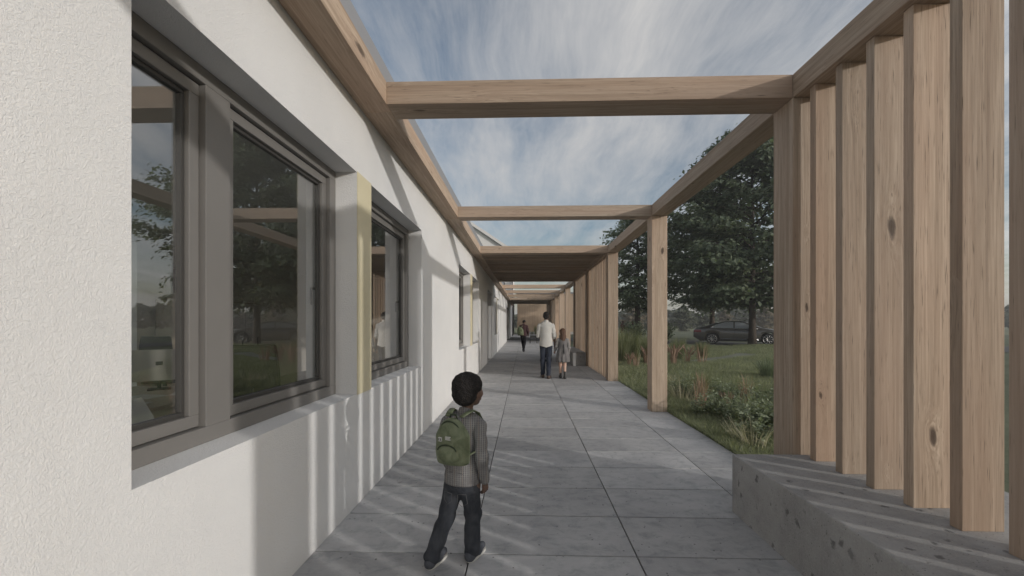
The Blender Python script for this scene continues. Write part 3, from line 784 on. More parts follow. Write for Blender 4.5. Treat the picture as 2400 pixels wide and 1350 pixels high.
for i in range(34):
    y = 4.9 + 5.6 * ((i * .618 + .37) % 1.0); x = 2.62 + (y * .61 - 2.25) * ((i * .7549 + .61) % 1.0)
    plant('wispy_grass', [('blades', WISP[i % 4], [GRASS_M, REED_M, STRAW_M, HERB_M][(i * 3) % 4])], x, y, prng.uniform(.7, 1.25), prng.uniform(0, 6),
          'thin wispy grass tuft among the herbs of the foreground lawn', 'wispy grass tufts in the foreground lawn', 'grass tuft')
for i, (x, y, s_, lab) in enumerate([(8.6, 26.0, 1.1, 'dark bushy shrub left of the parked car'), (11.0, 33.0, 1.0, 'low dark shrub behind the reeds beside the car tail'), (7.2, 27.5, 1.15, 'dark bushy shrub below the airy tree')]):
    plant('garden_shrub', [('stem', SHRUB[i % 2][0], BARK), ('leaves', SHRUB[i % 2][1], LEAF_DARK)], x, y, s_, prng.uniform(0, 6), lab, None, 'shrub')
# ------------------------------------------------------------------ parked car
PAINT = mat('dark_car_paint', (.125, .118, .113), .28, lambda n, s: (s('Coat Weight', .6), s('Coat Roughness', .06)), metallic=.35)
CHROME = mat('chrome_trim', (.62, .62, .63), .22, metallic=1.0)
CARGLASS = mat('car_window_glass', (.36, .38, .41), .06, spec=.9)
RUBBER = mat('tyre_rubber', (.025, .025, .025), .85)
RIM = mat('alloy_rim', (.50, .49, .48), .32, metallic=.9)
REDLAMP = mat('red_lamp_glass', (.20, .014, .02), .18, spec=.7)
CLEARLAMP = mat('clear_lamp_glass', (.55, .56, .58), .1, spec=.8)
PLATE = mat('pale_number_plate', (.55, .55, .54), .5)
BLACKTRIM = mat('black_trim', (.018, .018, .018), .6)
CL, CXF, CXR, WR = 4.92, 4.00, 1.08, .345            # length, wheel positions from the tail, wheel radius
def interp(x, pts):
    xs_, ys_ = zip(*pts); return float(np.interp(x, xs_, ys_))
def smooth(x, pts):
    e = .10; return sum(interp(x + q * e, pts) for q in (-1, -.5, 0, .5, 1)) / 5
TOP = [(0, .80), (.05, .97), (.30, 1.02), (.62, 1.08), (1.15, 1.27), (1.75, 1.405), (2.25, 1.43), (2.75, 1.395), (3.20, 1.22), (3.62, 1.03), (3.85, .985), (4.45, .88), (4.78, .76), (4.92, .55)]
BELT = [(0, .78), (.06, .94), (.6, .985), (1.2, .985), (2.5, .955), (3.6, .935), (4.4, .86), (4.78, .74), (4.92, .53)]
WID = [(0, .68), (.08, .80), (.5, .90), (1.5, .935), (3.2, .935), (4.3, .90), (4.72, .78), (4.92, .52)]
ROOFW = [(0, .60), (.6, .62), (1.3, .60), (2.3, .585), (3.1, .62), (3.7, .74), (4.92, .45)]
BOT = [(0, .46), (.25, .28), (.6, .22), (4.4, .20), (4.75, .24), (4.92, .34)]
def low(x):
    z = smooth(x, BOT)
    for xw in (CXF, CXR):
        q = (WR + .055) ** 2 - (x - xw) ** 2
        if q > 0: z = max(z, WR + math.sqrt(q) * .985)
    return z
def section(x):
    w, t, b, r, l = smooth(x, WID), smooth(x, TOP), smooth(x, BELT), smooth(x, ROOFW), low(x)
    t = max(t, b + .012); r = min(r, w - .05)
    l = min(l, b - .08)
    pts = [(w - .09, l), (w - .012, l + .02), (w + .0, l + (b - l) * .38), (w + .012, l + (b - l) * .62), (w - .012, b - .035), (w - .045, b)]
    for q in (.25, .5, .75, .93): pts.append((w - .045 + (r - w + .045) * q ** 1.05, b + (t - b) * (q ** .92) * .95))
    pts += [(r - .09, t - (t - b) * .018), (r * .5, t), (0, t + .006)]
    return pts
def side_pt(x, q, off=.004):
    """point of the near side of the glasshouse at height fraction q (0 belt, 1 roof)"""
    w, t, b, r = smooth(x, WID), smooth(x, TOP), smooth(x, BELT), smooth(x, ROOFW); t = max(t, b + .012); r = min(r, w - .05)
    return (x, -(w - .045 + (r - w + .045) * q ** 1.05) - off, b + (t - b) * (q ** .92) * .95 + off * .4)
car = thing('parked_car', 'dark grey fastback car parked on the drive behind the big tree', 'car', tuple(CAR + Vector((0, 0, gz(CAR.x, CAR.y) + .035))), RH); car.scale = (1.12, 1.12, 1.14)
car_off = (-CL / 2, 0, 0)
sx = sorted(set([round(v, 4) for v in list(np.linspace(0, CL, 64)) + [xw + d for xw in (CXF, CXR) for d in np.linspace(-.44, .44, 25)]]))
b_ = MB(); rows = []
for x in sx:
    h_ = section(x); rows.append([(x, -y, z) for y, z in h_] + [(x, y, z) for y, z in reversed(h_[:-1])])
b_.grid(rows)
for e, flip in ((rows[0], 0), (rows[-1], 1)):
    vs = [b_.bm.verts.new(p) for p in e]; b_.bm.faces.new(vs if flip else list(reversed(vs)))
bmesh.ops.remove_doubles(b_.bm, verts=b_.bm.verts[:], dist=.0008)
body = b_.build('body', PAINT, car, car_off, recalc=True)
u_ = MB(); u_.box(.35, 4.6, -.72, .72, .20, .62); u_.build('underbody', BLACKTRIM, car, car_off)
def side_patch(name, outline, m, both=True, off=.006):
    """glass patch following the body side; outline = (x, q_low, q_high) columns"""
    for sgn in ((1, -1) if both else (1,)):
        mb = MB(); P = []
        for x, q0, q1 in outline:
            P.append([Vector((1, sgn, 1)) * Vector(side_pt(x, q0 + (q1 - q0) * k / 6, off)) if False else (side_pt(x, q0 + (q1 - q0) * k / 6, off)[0], sgn * side_pt(x, q0 + (q1 - q0) * k / 6, off)[1], side_pt(x, q0 + (q1 - q0) * k / 6, off)[2]) for k in range(7)])
        mb.grid(P); mb.build(name, m, car, car_off)
def dlo(x):
    """upper limit of the side glass as a fraction of the glasshouse height"""
    return interp(x, [(1.02, .06), (1.12, .38), (1.35, .66), (1.7, .80), (2.3, .84), (2.8, .80), (3.1, .70), (3.35, .42), (3.46, .06)])
def cols(a, b): return [(x, .05, max(.07, dlo(x))) for x in np.linspace(a, b, 14)]
side_patch('side_window', cols(1.04, 2.22), CARGLASS); side_patch('side_window', cols(2.30, 3.44), CARGLASS)
for sgn in (1, -1):
    mb = MB(); pts = [side_pt(x, max(.08, dlo(x)) + .03, .010) for x in np.linspace(1.0, 3.48, 26)]
    low_ = [side_pt(x, .02, .010) for x in np.linspace(3.48, 1.0, 16)]
    mb.tube([(p[0], sgn * p[1], p[2]) for p in pts + low_ + pts[:1]], .020, 5, False); mb.build('chrome_trim', CHROME, car, car_off)
def top_patch(name, x0, x1, wf, m):
    mb = MB(); P = []
    for x in np.linspace(x0, x1, 10):
        t = smooth(x, TOP); r = smooth(x, ROOFW) * wf; P.append([(x, r * k / 4, t + .013 - .02 * (abs(k) / 4) ** 2) for k in range(-4, 5)])
    mb.grid(P); mb.build(name, m, car, car_off)
top_patch('rear_window', .66, 1.55, .86, CARGLASS); top_patch('windscreen', 2.92, 3.66, .92, CARGLASS)
for xw in (CXR, CXF):
    for sgn in (-1, 1):
        w_ = MB(); yo = sgn * .915; yi = sgn * .70
        prof = [(yi, WR * .66), (yi, WR - .02), (yi + sgn * .02, WR), (yo - sgn * .03, WR), (yo, WR - .03), (yo, WR * .74)]
        w_.grid([[(xw + r * math.cos(a), y, WR + r * math.sin(a)) for a in np.linspace(0, 2 * math.pi, 33)[:-1]] for y, r in prof], closed_v=True)
        wo = link('wheel', None, None, car, car_off) if False else w_.build('wheel', RUBBER, car, car_off)
        r_ = MB(); yy = yo - sgn * .012
        r_.tube([(xw + WR * .71 * math.cos(a), yy, WR + WR * .71 * math.sin(a)) for a in np.linspace(0, 2 * math.pi, 33)], .016, 6, False)
        for k in range(10):
            a = 2 * math.pi * k / 10; r_.tube([(xw + .03 * math.cos(a), yy, WR + .03 * math.sin(a)), (xw + WR * .70 * math.cos(a), yy, WR + WR * .70 * math.sin(a))], [.022, .015], 5)
        r_.tube([(xw, yy - .012, WR), (xw, yy + .012, WR)], .05, 12)
        r_.build('rim', RIM, wo)
        d_ = MB(); d_.tube([(xw, yy - sgn * .035, WR), (xw, yy - sgn * .03, WR)], WR * .71, 24); d_.build('brake_disc', BLACKTRIM, wo)
for sgn in (-1, 1):
    mb = MB(); P = [[(x, sgn * (smooth(x, WID) * f + .010), z) for z, f in ((.74, 1.0), (.80, 1.005), (.88, .985))] for x in np.linspace(.035, .46, 9)]
    mb.grid(P); mb.build('tail_lamp', REDLAMP, car, car_off)
    mb = MB(); P = [[(x, sgn * (smooth(x, WID) + .008), z) for z in (.60, .66, .71)] for x in np.linspace(4.45, 4.80, 6)]
    mb.grid(P); mb.build('headlamp', CLEARLAMP, car, car_off)
    for xh in (1.55, 2.72):
        mb = MB(); w0 = smooth(xh, WID); mb.tube([(xh, sgn * (w0 + .012), .83), (xh + .03, sgn * (w0 + .035), .835), (xh + .17, sgn * (w0 + .035), .83), (xh + .20, sgn * (w0 + .012), .825)], .013, 6); mb.build('door_handle', CHROME, car, car_off)
    for xs_ in (1.42, 2.26, 3.38):                     # shut lines
        mb = MB(); pts = [(xs_ + .10 * (k / 6 - .5) * (1 if xs_ > 2 else -1.2), sgn * (smooth(xs_, WID) + (.004, .009, .014, .014, .012, .004, -.03)[k]), .34 + .09 * k) for k in range(7)]
        mb.tube(pts, .005, 4, False); mb.build('door_seam', BLACKTRIM, car, car_off)
    mb = MB(); mb.tube([(1.55, sgn * .942, .36), (2.5, sgn * .946, .35), (3.52, sgn * .942, .345)], .014, 5); mb.build('sill_trim', CHROME, car, car_off)
    mb = MB(); mb.tube([(3.22, sgn * .90, .99), (3.24, sgn * 1.03, 1.02)], .02, 6); mb.tube([(3.15, sgn * 1.05, 1.03), (3.22, sgn * 1.05, 1.035), (3.30, sgn * 1.03, 1.02)], [.06, .075, .03], 8, True, 0, (1, .8)); mb.build('mirror', PAINT, car, car_off)
mb = MB(); mb.box(-.004, .03, -.26, .26, .68, .79, .004); mb.build('number_plate', PLATE, car, car_off)
mb = MB(); mb.grid([[(x, y, .40 + (z_ - .40)) for z_ in (.42, .52, .60)] for x, y in [(.02 + .24 * abs(q) ** 3, q * .80) for q in np.linspace(-1, 1, 13)]]); mb.build('bumper', BLACKTRIM, car, (car_off[0] - .012, 0, 0))

# ------------------------------------------------------------------ buildings closing the view
def _clad(n, s):
    p = n.coord(); x, y, z = n.xyz(p)
    bd = n.m('FLOOR', n.m('DIVIDE', x, .14)); rnd = n.node('ShaderNodeTexWhiteNoise', {1: bd}, 0, noise_dimensions='1D')
    g = n.noise(n.mapv(n.vm('ADD', p, n.comb(0.0, 0.0, n.m('MULTIPLY', rnd, 9.0))), (24, 24, .5)), 1.0, 5, .6)
    c = n.mix(n.mr(g, .3, .7), (.47, .365, .27), (.36, .265, .19)); c = n.mix(n.m('MULTIPLY', rnd, .35), c, (.30, .22, .155))
    fx = n.m('FRACT', n.m('DIVIDE', x, .14)); gap = n.m('LESS_THAN', fx, .07)
    s('Base Color', n.mix(n.m('MULTIPLY', gap, .75), c, (.06, .045, .035))); s('Normal', n.bump(n.m('SUBTRACT', 1.0, gap), .6, .01))
CLAD = mat('vertical_larch_boards', (.45, .35, .26), .8, _clad, spec=.2)
hall = thing('timber_hall', 'timber clad hall closing the far end of the walkway', 'building', (3.5, 53, 0))
b_ = MB(); b_.box(-4.42, 5.5, 0, 8, -.2, 5.2); b_.build('wall', CLAD, hall)
b_ = MB(); b_.box(-4.56, 5.64, -.14, 8.1, 5.205, 5.42, .01); b_.build('roof', FASCIA, hall)
b_ = MB(); b_.box(-4.36, 5.44, -.012, -.002, -.1, .32); b_.build('plinth', CONCRETE, hall)
gable = thing('gabled_house', 'tall pale gabled building rising behind the flat eaves', 'building', (-8.5, 47.5, 0))
WHITEFAR = mat('pale_gable_render', (.66, .65, .63), .9, lambda n, s: s('Base Color', n.mix(n.noise(n.pos(), .8, 4, .6), (.62, .61, .59), (.69, .68, .66))), spec=.2)
b_ = MB(); b_.prism([(-9.0, -.2), (7.0, -.2), (7.0, 9.6), (-1.0, 15.0), (-9.0, 9.6)], 'y', 0, 14); b_.build('wall', WHITEFAR, gable)
b_ = MB(); b_.prism([(-1.0, 15.02), (7.02, 9.62), (7.35, 9.42), (7.35, 9.78), (-1.0, 15.4)], 'y', -.35, 14.3); b_.prism([(-1.02, 15.02), (-1.02, 15.4), (-9.35, 9.78), (-9.35, 9.42), (-9.02, 9.62)], 'y', -.35, 14.3); b_.build('roof', mat('pale_roof_sheet', (.62, .61, .59), .6), gable)
b_ = MB(); b_.tube([(7.30, -.42, 9.62), (7.30, 14.3, 9.62)], .09, 8); b_.tube([(7.22, -.38, 9.55), (7.12, -.12, 9.1), (7.12, -.12, 0)], .055, 8); b_.build('gutter', FASCIA, gable)
for (x0, x1, z0, z1) in ((4.8, 6.2, 5.0, 6.6), (5.3, 6.6, .9, 2.6), (2.0, 3.4, 5.0, 6.6)):
    b_ = MB(); ring(b_, 0, 1, 0, 1, .1, 0, 1) if False else None
    b_.box(x0, x1, -.03, -.004, z0, z0 + .09); b_.box(x0, x1, -.03, -.004, z1 - .09, z1); b_.box(x0, x0 + .08, -.03, -.004, z0 + .09, z1 - .09); b_.box(x1 - .08, x1, -.03, -.004, z0 + .09, z1 - .09); b_.box((x0 + x1) / 2 - .03, (x0 + x1) / 2 + .03, -.028, -.005, z0 + .09, z1 - .09)
    w_ = b_.build('window', FRAME_DARK, gable); p_ = MB(); p_.box(x0 + .07, x1 - .07, -.012, -.003, z0 + .08, z1 - .08); p_.build('pane', CARGLASS, w_)
# low planting at the foot of the timber hall
for i, x in enumerate((-.55, .25, 1.0, 1.75, 2.5)):
    t = plant('wall_shrub', [('stem', HERB[i % 4][0], HERB_M), ('leaves', HERB[i % 4][1], LEAF_MID)], x, 52.2, 1.6 if i % 2 else 1.25, i, 'low green shrub planted along the foot of the timber hall', 'shrubs along the timber hall')
    t.location.z = 0
t = plant('wall_grass', [('blades', REED[0], REED_M)], 1.55, 51.9, 1.0, .4, 'tall grass clump against the timber hall behind the man', None); t.location.z = 0
# low black table with crossed legs by the far posts
st = thing('black_stool', 'small black low table with thin legs on the paving beyond the man', 'table', (.66, 29.8, 0))
b_ = MB(); b_.box(-.27, .27, -.22, .22, .52, .57, .008); b_.box(-.25, .25, -.20, -.17, .42, .518); b_.box(-.25, .25, .17, .20, .42, .518); b_.build('seat', BLACKTRIM, st)
for sx_ in (-1, 1):
    for sy_ in (-1, 1):
        b_ = MB(); b_.tube([(sx_ * .23, sy_ * .185, .42), (sx_ * .25, sy_ * .20, 0)], .024, 6); b_.build('leg', BLACKTRIM, st)

# ------------------------------------------------------------------ furniture behind the glass
MESHF = mat('black_chair_mesh', (.02, .02, .021), .75)
LAMIN = mat('pale_oak_laminate', (.50, .43, .34), .5, lambda n, s: s('Base Color', n.mix(n.noise(n.mapv(n.coord(), (2, 30, 30)), 1, 4, .6), (.46, .39, .30), (.56, .48, .385))))
PLASTIC = mat('white_plastic', (.72, .71, .69), .4)
FZ = .03
def office_chair(loc, rz, label):
    t = thing('office_chair', label, 'chair', loc, rz, 'black office chairs')
    b_ = MB(); P = []
    for i in range(9):
        v = i / 8; z = .62 + .60 * v; w = .225 - .03 * v ** 2 + .01 * math.sin(v * 3); yb = .20 + .06 * math.sin(v * 2.6) + .05 * v
        P.append([(w * q, yb - .05 * q * q, z) for q in np.linspace(-1, 1, 9)])
    b_.grid(P); b_.grid([[(x, y + .03, z) for x, y, z in r] for r in P])
    e = [P[0][i] for i in range(9)] + [P[k][8] for k in range(9)] + list(reversed(P[8])) + [P[k][0] for k in range(8, -1, -1)]
    b_.tube([(x, y + .015, z) for x, y, z in e], .02, 6, False); b_.build('backrest', MESHF, t)
    b_ = MB(); b_.box(-.25, .25, -.25, .22, .44, .52, .03); b_.build('seat', MESHF, t)
    b_ = MB(); b_.tube([(0, .16, .46), (0, .26, .55), (0, .26, .85)], .025, 8); b_.tube([(0, 0, .10), (0, 0, .44)], .03, 10); b_.build('column', BLACKTRIM, t)
    for s_ in (-1, 1):
        b_ = MB(); b_.tube([(s_ * .25, .02, .47), (s_ * .30, .02, .50), (s_ * .30, .02, .68)], .016, 6); b_.box(s_ * .30 - .035, s_ * .30 + .035, -.16, .12, .68, .71, .01); b_.build('armrest', BLACKTRIM, t)
    b_ = MB()
    for k in range(5): a = 2 * math.pi * k / 5; b_.tube([(0, 0, .11), (.30 * math.cos(a), .30 * math.sin(a), .075)], [.03, .018], 6); b_.tube([(.30 * math.cos(a) - .02, .30 * math.sin(a), .035), (.30 * math.cos(a) + .02, .30 * math.sin(a), .035)], .035, 8)
    b_.build('base', BLACKTRIM, t)
office_chair((-2.95, 4.45, FZ), R(205), 'black office chair seen behind the second window pane')
office_chair((-6.2, 6.9, FZ), R(195), 'black office chair at the back of the room, behind the desk')
dk = thing('desk', 'pale office desk with papers behind the nearest pane', 'desk', (-3.85, 3.9, FZ))
b_ = MB(); b_.box(-.65, .65, -.70, .75, .70, .735, .004); b_.build('desktop', LAMIN, dk)
b_ = MB(); b_.box(-.62, .62, .70, .72, .32, .698); b_.build('modesty_panel', LAMIN, dk)
for sx_ in (-1, 1):
    b_ = MB(); b_.box(sx_ * .60 - .025, sx_ * .60 + .025, -.66, -.61, .02, .698); b_.box(sx_ * .60 - .025, sx_ * .60 + .025, .62, .67, .02, .698); b_.box(sx_ * .60 - .025, sx_ * .60 + .025, -.70, .68, -.0, .02); b_.build('leg', FRAME_DARK, dk)
for i, (x, y, r_) in enumerate(((-3.55, 3.55, .2), (-3.75, 3.95, -.1), (-3.5, 4.2, .5))):
    pp = thing('paper_sheets', ['white sheets nearest the window on the desk', 'white sheets in the middle of the desk', 'white sheets at the far edge of the desk'][i], 'paper', (x, y, FZ + .7355), r_)
    b_ = MB(); b_.box(-.15, .15, -.105, .105, .0, .004); b_.build('sheet', PLASTIC, pp)
mn = thing('monitor', 'grey backed screen standing on the office desk', 'monitor', (-4.0, 4.38, FZ + .735), R(42))
b_ = MB(); b_.box(-.27, .27, -.012, .012, .10, .44, .006); b_.build('screen', mat('pale_grey_shell', (.45, .44, .42), .5), mn)
b_ = MB(); b_.tube([(0, .03, 0), (0, .03, .25)], .018, 8); b_.box(-.10, .10, -.06, .10, 0, .012, .003); b_.box(-.03, .03, -.021, -.0125, .27, .31); b_.build('stand', BLACKTRIM, mn)
wc = thing('shell_chair', 'white plastic shell chair just inside the nearest window', 'chair', (-2.75, 2.78, FZ), R(65))
b_ = MB(); P = []
for i in range(13):
    u = i / 12; a = -.2 + 1.9 * min(1, u * 1.15)
    y = -.22 + .44 * min(1, u * 1.9) + .10 * max(0, u - .52); z = .44 + .02 * math.sin(u * 6) + .82 * max(0, u - .46) ** 1.0
    w = .22 * (1 - .35 * max(0, u - .8) / .2)
    P.append([(w * q, y - .07 * q * q * (1 if u > .5 else .2), z + .035 * q * q) for q in np.linspace(-1, 1, 9)])
b_.grid(P); b_.grid([[(x, y + .008, z - .008) for x, y, z in r] for r in P]); b_.build('seat_shell', PLASTIC, wc)
for sx_ in (-1, 1):
    for sy_ in (-1, 1): b_ = MB(); b_.tube([(sx_ * .12, sy_ * .12, .43), (sx_ * .22, sy_ * .22, 0)], [.014, .010], 8); b_.build('leg', CHROME, wc)
cb = thing('storage_cabinet', 'tall pale cupboard standing against the back wall of the office', 'cabinet', (-6.35, 8.2, FZ))
b_ = MB(); b_.box(-.3, .3, -1.0, 1.0, 0, 1.9, .004); b_.build('carcass', LAMIN, cb)
for k in range(4): b_ = MB(); b_.box(.302, .318, -1.0 + .5 * k + .004, -.5 + .5 * k - .004, .06, 1.88, .002); d_ = b_.build('door', PLASTER, cb); b_ = MB(); b_.tube([(.33, -.6 + .5 * k, .95), (.33, -.6 + .5 * k, 1.15)], .008, 6); b_.build('handle', FRAME_DARK, d_)
# ------------------------------------------------------------------ people: smooth blended surfaces
def sd_mesh(prims, h, cut=None, noise=None, cuts=None):
    """mesh of a smooth union of round cones ('c',a,b,ra,rb,k) and ellipsoids ('e',centre,radii,k[,rot]); 's' = subtract ellipsoid"""
    lo = np.full(3, 1e9); hi = -lo
    for p in prims:
        if p[0] == 'c':
            r = max(p[3], p[4]); a, b = np.array(p[1], float), np.array(p[2], float); l, u = np.minimum(a, b) - r, np.maximum(a, b) + r
        else:
            c_ = np.array(p[1], float); r = np.array(p[2], float); r = np.full(3, r.max()) if len(p) > 4 else r; l, u = c_ - r, c_ + r
        if p[0] != 's': lo = np.minimum(lo, l); hi = np.maximum(hi, u)
    lo -= 4 * h + .01; hi += 4 * h + .01
    n = np.ceil((hi - lo) / h).astype(int) + 1
    ax = [lo[i] + h * np.arange(n[i]) for i in range(3)]
    D = np.full(n, .2)
    for p in prims:
        k = p[5] if p[0] == 'c' else p[3]
        if p[0] == 'c':
            a, b = np.array(p[1], float), np.array(p[2], float); m_ = max(p[3], p[4]) + k + 3 * h; l, u = np.minimum(a, b) - m_, np.maximum(a, b) + m_
        else:
            c_ = np.array(p[1], float); r = np.array(p[2], float); rr = np.full(3, r.max()) if len(p) > 4 else r; l, u = c_ - rr - k - 3 * h, c_ + rr + k + 3 * h
        i0 = np.clip(((l - lo) / h).astype(int), 0, n - 1); i1 = np.clip(((u - lo) / h).astype(int) + 2, 1, n)
        sl = tuple(slice(i0[j], i1[j]) for j in range(3))
        G = np.stack(np.meshgrid(*[ax[j][sl[j]] for j in range(3)], indexing='ij'), -1)
        if p[0] == 'c':
            ba = b - a; t = np.clip(((G - a) @ ba) / max(1e-12, ba @ ba), 0, 1)
            d = np.linalg.norm(G - (a + t[..., None] * ba), axis=-1) - (p[3] + (p[4] - p[3]) * t)
        else:
            q = G - c_
            if len(p) > 4: q = q @ np.array(p[4])
            k0 = np.linalg.norm(q / r, axis=-1); k1 = np.linalg.norm(q / (r * r), axis=-1) + 1e-9; d = k0 * (k0 - 1) / k1
        cur = D[sl]
        if p[0] == 's':
            hh = np.clip(k - np.abs(cur + d), 0, None) / max(k, 1e-6); D[sl] = np.maximum(cur, -d) + hh * hh * k * .25
        else:
            hh = np.clip(k - np.abs(cur - d), 0, None) / max(k, 1e-6); D[sl] = np.minimum(cur, d) - hh * hh * k * .25
    if noise or cuts:
        G = np.meshgrid(*ax, indexing='ij')
        if noise: D = D + noise(*G)
        for (pt, nr) in (cuts or ()):                       # keep the side the normal points away from
            nr = np.array(nr, float); nr /= np.linalg.norm(nr); D = np.maximum(D, sum((G[j] - pt[j]) * nr[j] for j in range(3)))
    # surface nets
    S = D < 0
    c8 = [S[i:n[0] - 1 + i, j:n[1] - 1 + j, k:n[2] - 1 + k] for i in (0, 1) for j in (0, 1) for k in (0, 1)]
    sm = sum(c.astype(np.int8) for c in c8); act = (sm > 0) & (sm < 8)
    I = np.full(act.shape, -1, np.int64); cells = np.argwhere(act); I[act] = np.arange(len(cells))
    acc = np.zeros((len(cells), 3)); cnt = np.zeros(len(cells))
    off = [(i, j, k) for i in (0, 1) for j in (0, 1) for k in (0, 1)]
    for a in range(8):
        for ax_ in range(3):
            if off[a][ax_]: continue
            b = list(off[a]); b[ax_] = 1
            da = D[tuple((cells + off[a]).T)]; db = D[tuple((cells + b).T)]
            x = (da < 0) != (db < 0); t = np.where(x, da / np.where(x, da - db, 1), 0)
            pt = np.array(off[a], float)[None] + np.zeros((len(cells), 3)); pt[:, ax_] += t
            acc += pt * x[:, None]; cnt += x
    V = lo + h * (cells + acc / cnt[:, None])
    F = []
    for ax_ in range(3):
        o1, o2 = [(1, 2), (2, 0), (0, 1)][ax_]
        A = np.moveaxis(S, ax_, 0); ch = A[:-1] != A[1:]; ins = A[:-1]
        e = np.argwhere(np.moveaxis(ch, 0, ax_)); fl = np.moveaxis(ins, 0, ax_)[tuple(e.T)]
        ok = (e[:, o1] > 0) & (e[:, o2] > 0) & (e[:, o1] < act.shape[o1]) & (e[:, o2] < act.shape[o2]); e = e[ok]; fl = fl[ok]
        d1 = np.zeros(3, int); d1[o1] = 1; d2 = np.zeros(3, int); d2[o2] = 1
        q = np.stack([I[tuple((e - d1 - d2).T)], I[tuple((e - d2).T)], I[tuple(e.T)], I[tuple((e - d1).T)]], 1)
        q[~fl] = q[~fl][:, ::-1]; F.append(q)
    return V, np.concatenate(F)
def sd_obj(name, parts, m, parent):
    """parts = list of (prims, h, noise, cuts) joined in one mesh"""
    Vs, Fs, o_ = [], [], 0
    for pr in parts:
        V, F = sd_mesh(pr[0], pr[1], None, pr[2] if len(pr) > 2 else None, pr[3] if len(pr) > 3 else None)
        Vs.append(V); Fs.append(F + o_); o_ += len(V)
    return link(name, np_mesh(name, np.concatenate(Vs), np.concatenate(Fs), True), m, parent)
def lerp(a, b, t): return tuple(a[i] + (b[i] - a[i]) * t for i in range(3))
def add(a, *b): return tuple(a[i] + sum(q[i] for q in b) for i in range(3))
def rotz(a): c, s = math.cos(a), math.sin(a); return np.array([[c, -s, 0], [s, c, 0], [0, 0, 1]])

def head_prims(c, s, yaw):
    """head of height ~.235*s centred at c, looking along +Y turned by yaw"""
    Q = rotz(yaw)
    P = lambda x, y, z: tuple(np.array(c) + Q @ (np.array((x, y, z)) * s))
    E = lambda x, y, z, rx, ry, rz, k=.02: ('e', P(x, y, z), (rx * s, ry * s, rz * s), k * s, Q)
    pr = [E(0, -.012, .022, .076, .096, .094), E(0, .030, -.040, .058, .060, .066, .05), ('c', P(0, .055, -.086), P(0, .062, -.088), .026 * s, .022 * s, .03 * s)]
    pr += [E(0, .070, .018, .046, .026, .018, .02), ('c', P(0, .088, .008), P(0, .106, -.026), .009 * s, .013 * s, .016 * s), ('c', P(-.013, .096, -.032), P(.013, .096, -.032), .009 * s, .009 * s, .01 * s)]
    for q in (-1, 1):
        pr += [E(q * .046, .052, -.022, .026, .030, .026, .02), ('s', P(q * .032, .092, .002), (.017 * s, .013 * s, .011 * s), .012 * s)]
        pr += [E(q * .032, .079, .001, .013, .012, .011, .004)]
        pr += [E(q * .078, -.004, -.004, .010, .019, .032, .010), ('c', P(q * .084, -.014, .018), P(q * .086, -.018, -.012), .007 * s, .006 * s, .006 * s)]
    pr += [('c', P(-.020, .089, -.060), P(.020, .089, -.060), .0075 * s, .0075 * s, .006 * s), ('c', P(-.017, .087, -.070), P(.017, .087, -.070), .009 * s, .009 * s, .006 * s)]
    return pr
def hand_prims(wr, d, palm_n, s, curl=.5, side=1):
    """relaxed right/left hand from wrist wr along d; fingers curl towards palm_n; thumb leaves the palm side"""
    d = np.array(d, float); d /= np.linalg.norm(d); pn = np.array(palm_n, float); pn -= d * (pn @ d); pn /= np.linalg.norm(pn)
    w = np.cross(d, pn) * side                                   # towards the thumb
    wr = np.array(wr, float); P = lambda a, b, c: tuple(wr + (d * a + w * b + pn * c) * s)
    pr = [('c', P(-.03, 0, 0), P(.012, 0, 0), .021 * s, .023 * s, .01 * s)]
    for b in (-.026, -.009, .009, .026): pr.append(('c', P(.012, b * .75, 0), P(.082, b, .002), .0135 * s, .0115 * s, .014 * s))
    for b, L in ((.029, .070), (.010, .080), (-.010, .074), (-.028, .058)):
        a0, c0, an = .084, .003, .35 * curl; pts = [P(a0, b, c0)]; a_, c_ = a0, c0
        for seg in (.45, .32, .25):
            an_ = an; a_ += L * seg * math.cos(an_); c_ += L * seg * math.sin(an_); pts.append(P(a_, b * (1 + .03), c_)); an += .85 * curl
        for i, r in enumerate((.0098, .0088, .0078)): pr.append(('c', pts[i], pts[i + 1], r * s, (r - .0009) * s, .003 * s))
    pr += [('c', P(.018, .022, .004), P(.046, .044, .016), .0135 * s, .0105 * s, .012 * s), ('c', P(.046, .044, .016), P(.078, .050, .030), .0100 * s, .0085 * s, .003 * s)]
    return pr
def limb(a, b, c, r0, r1, r2, k=.02): return [('c', a, b, r0, r1, k), ('c', b, c, r1, r2, k)]

def folds(seed, amp, f=38.0, zf=1.0):
    r = random.Random(seed); T = [(r.uniform(-1, 1), r.uniform(-1, 1), r.uniform(.3, 1.2) * zf, r.uniform(0, 6)) for _ in range(6)]
    def N(x, y, z):
        s = 0
        for a, b, c, ph in T: s = s + np.sin(f * (a * x + b * y + c * z) + ph + 1.4 * np.sin(f * .37 * (x * c - z * a)))
        return amp * s / 3
    return N

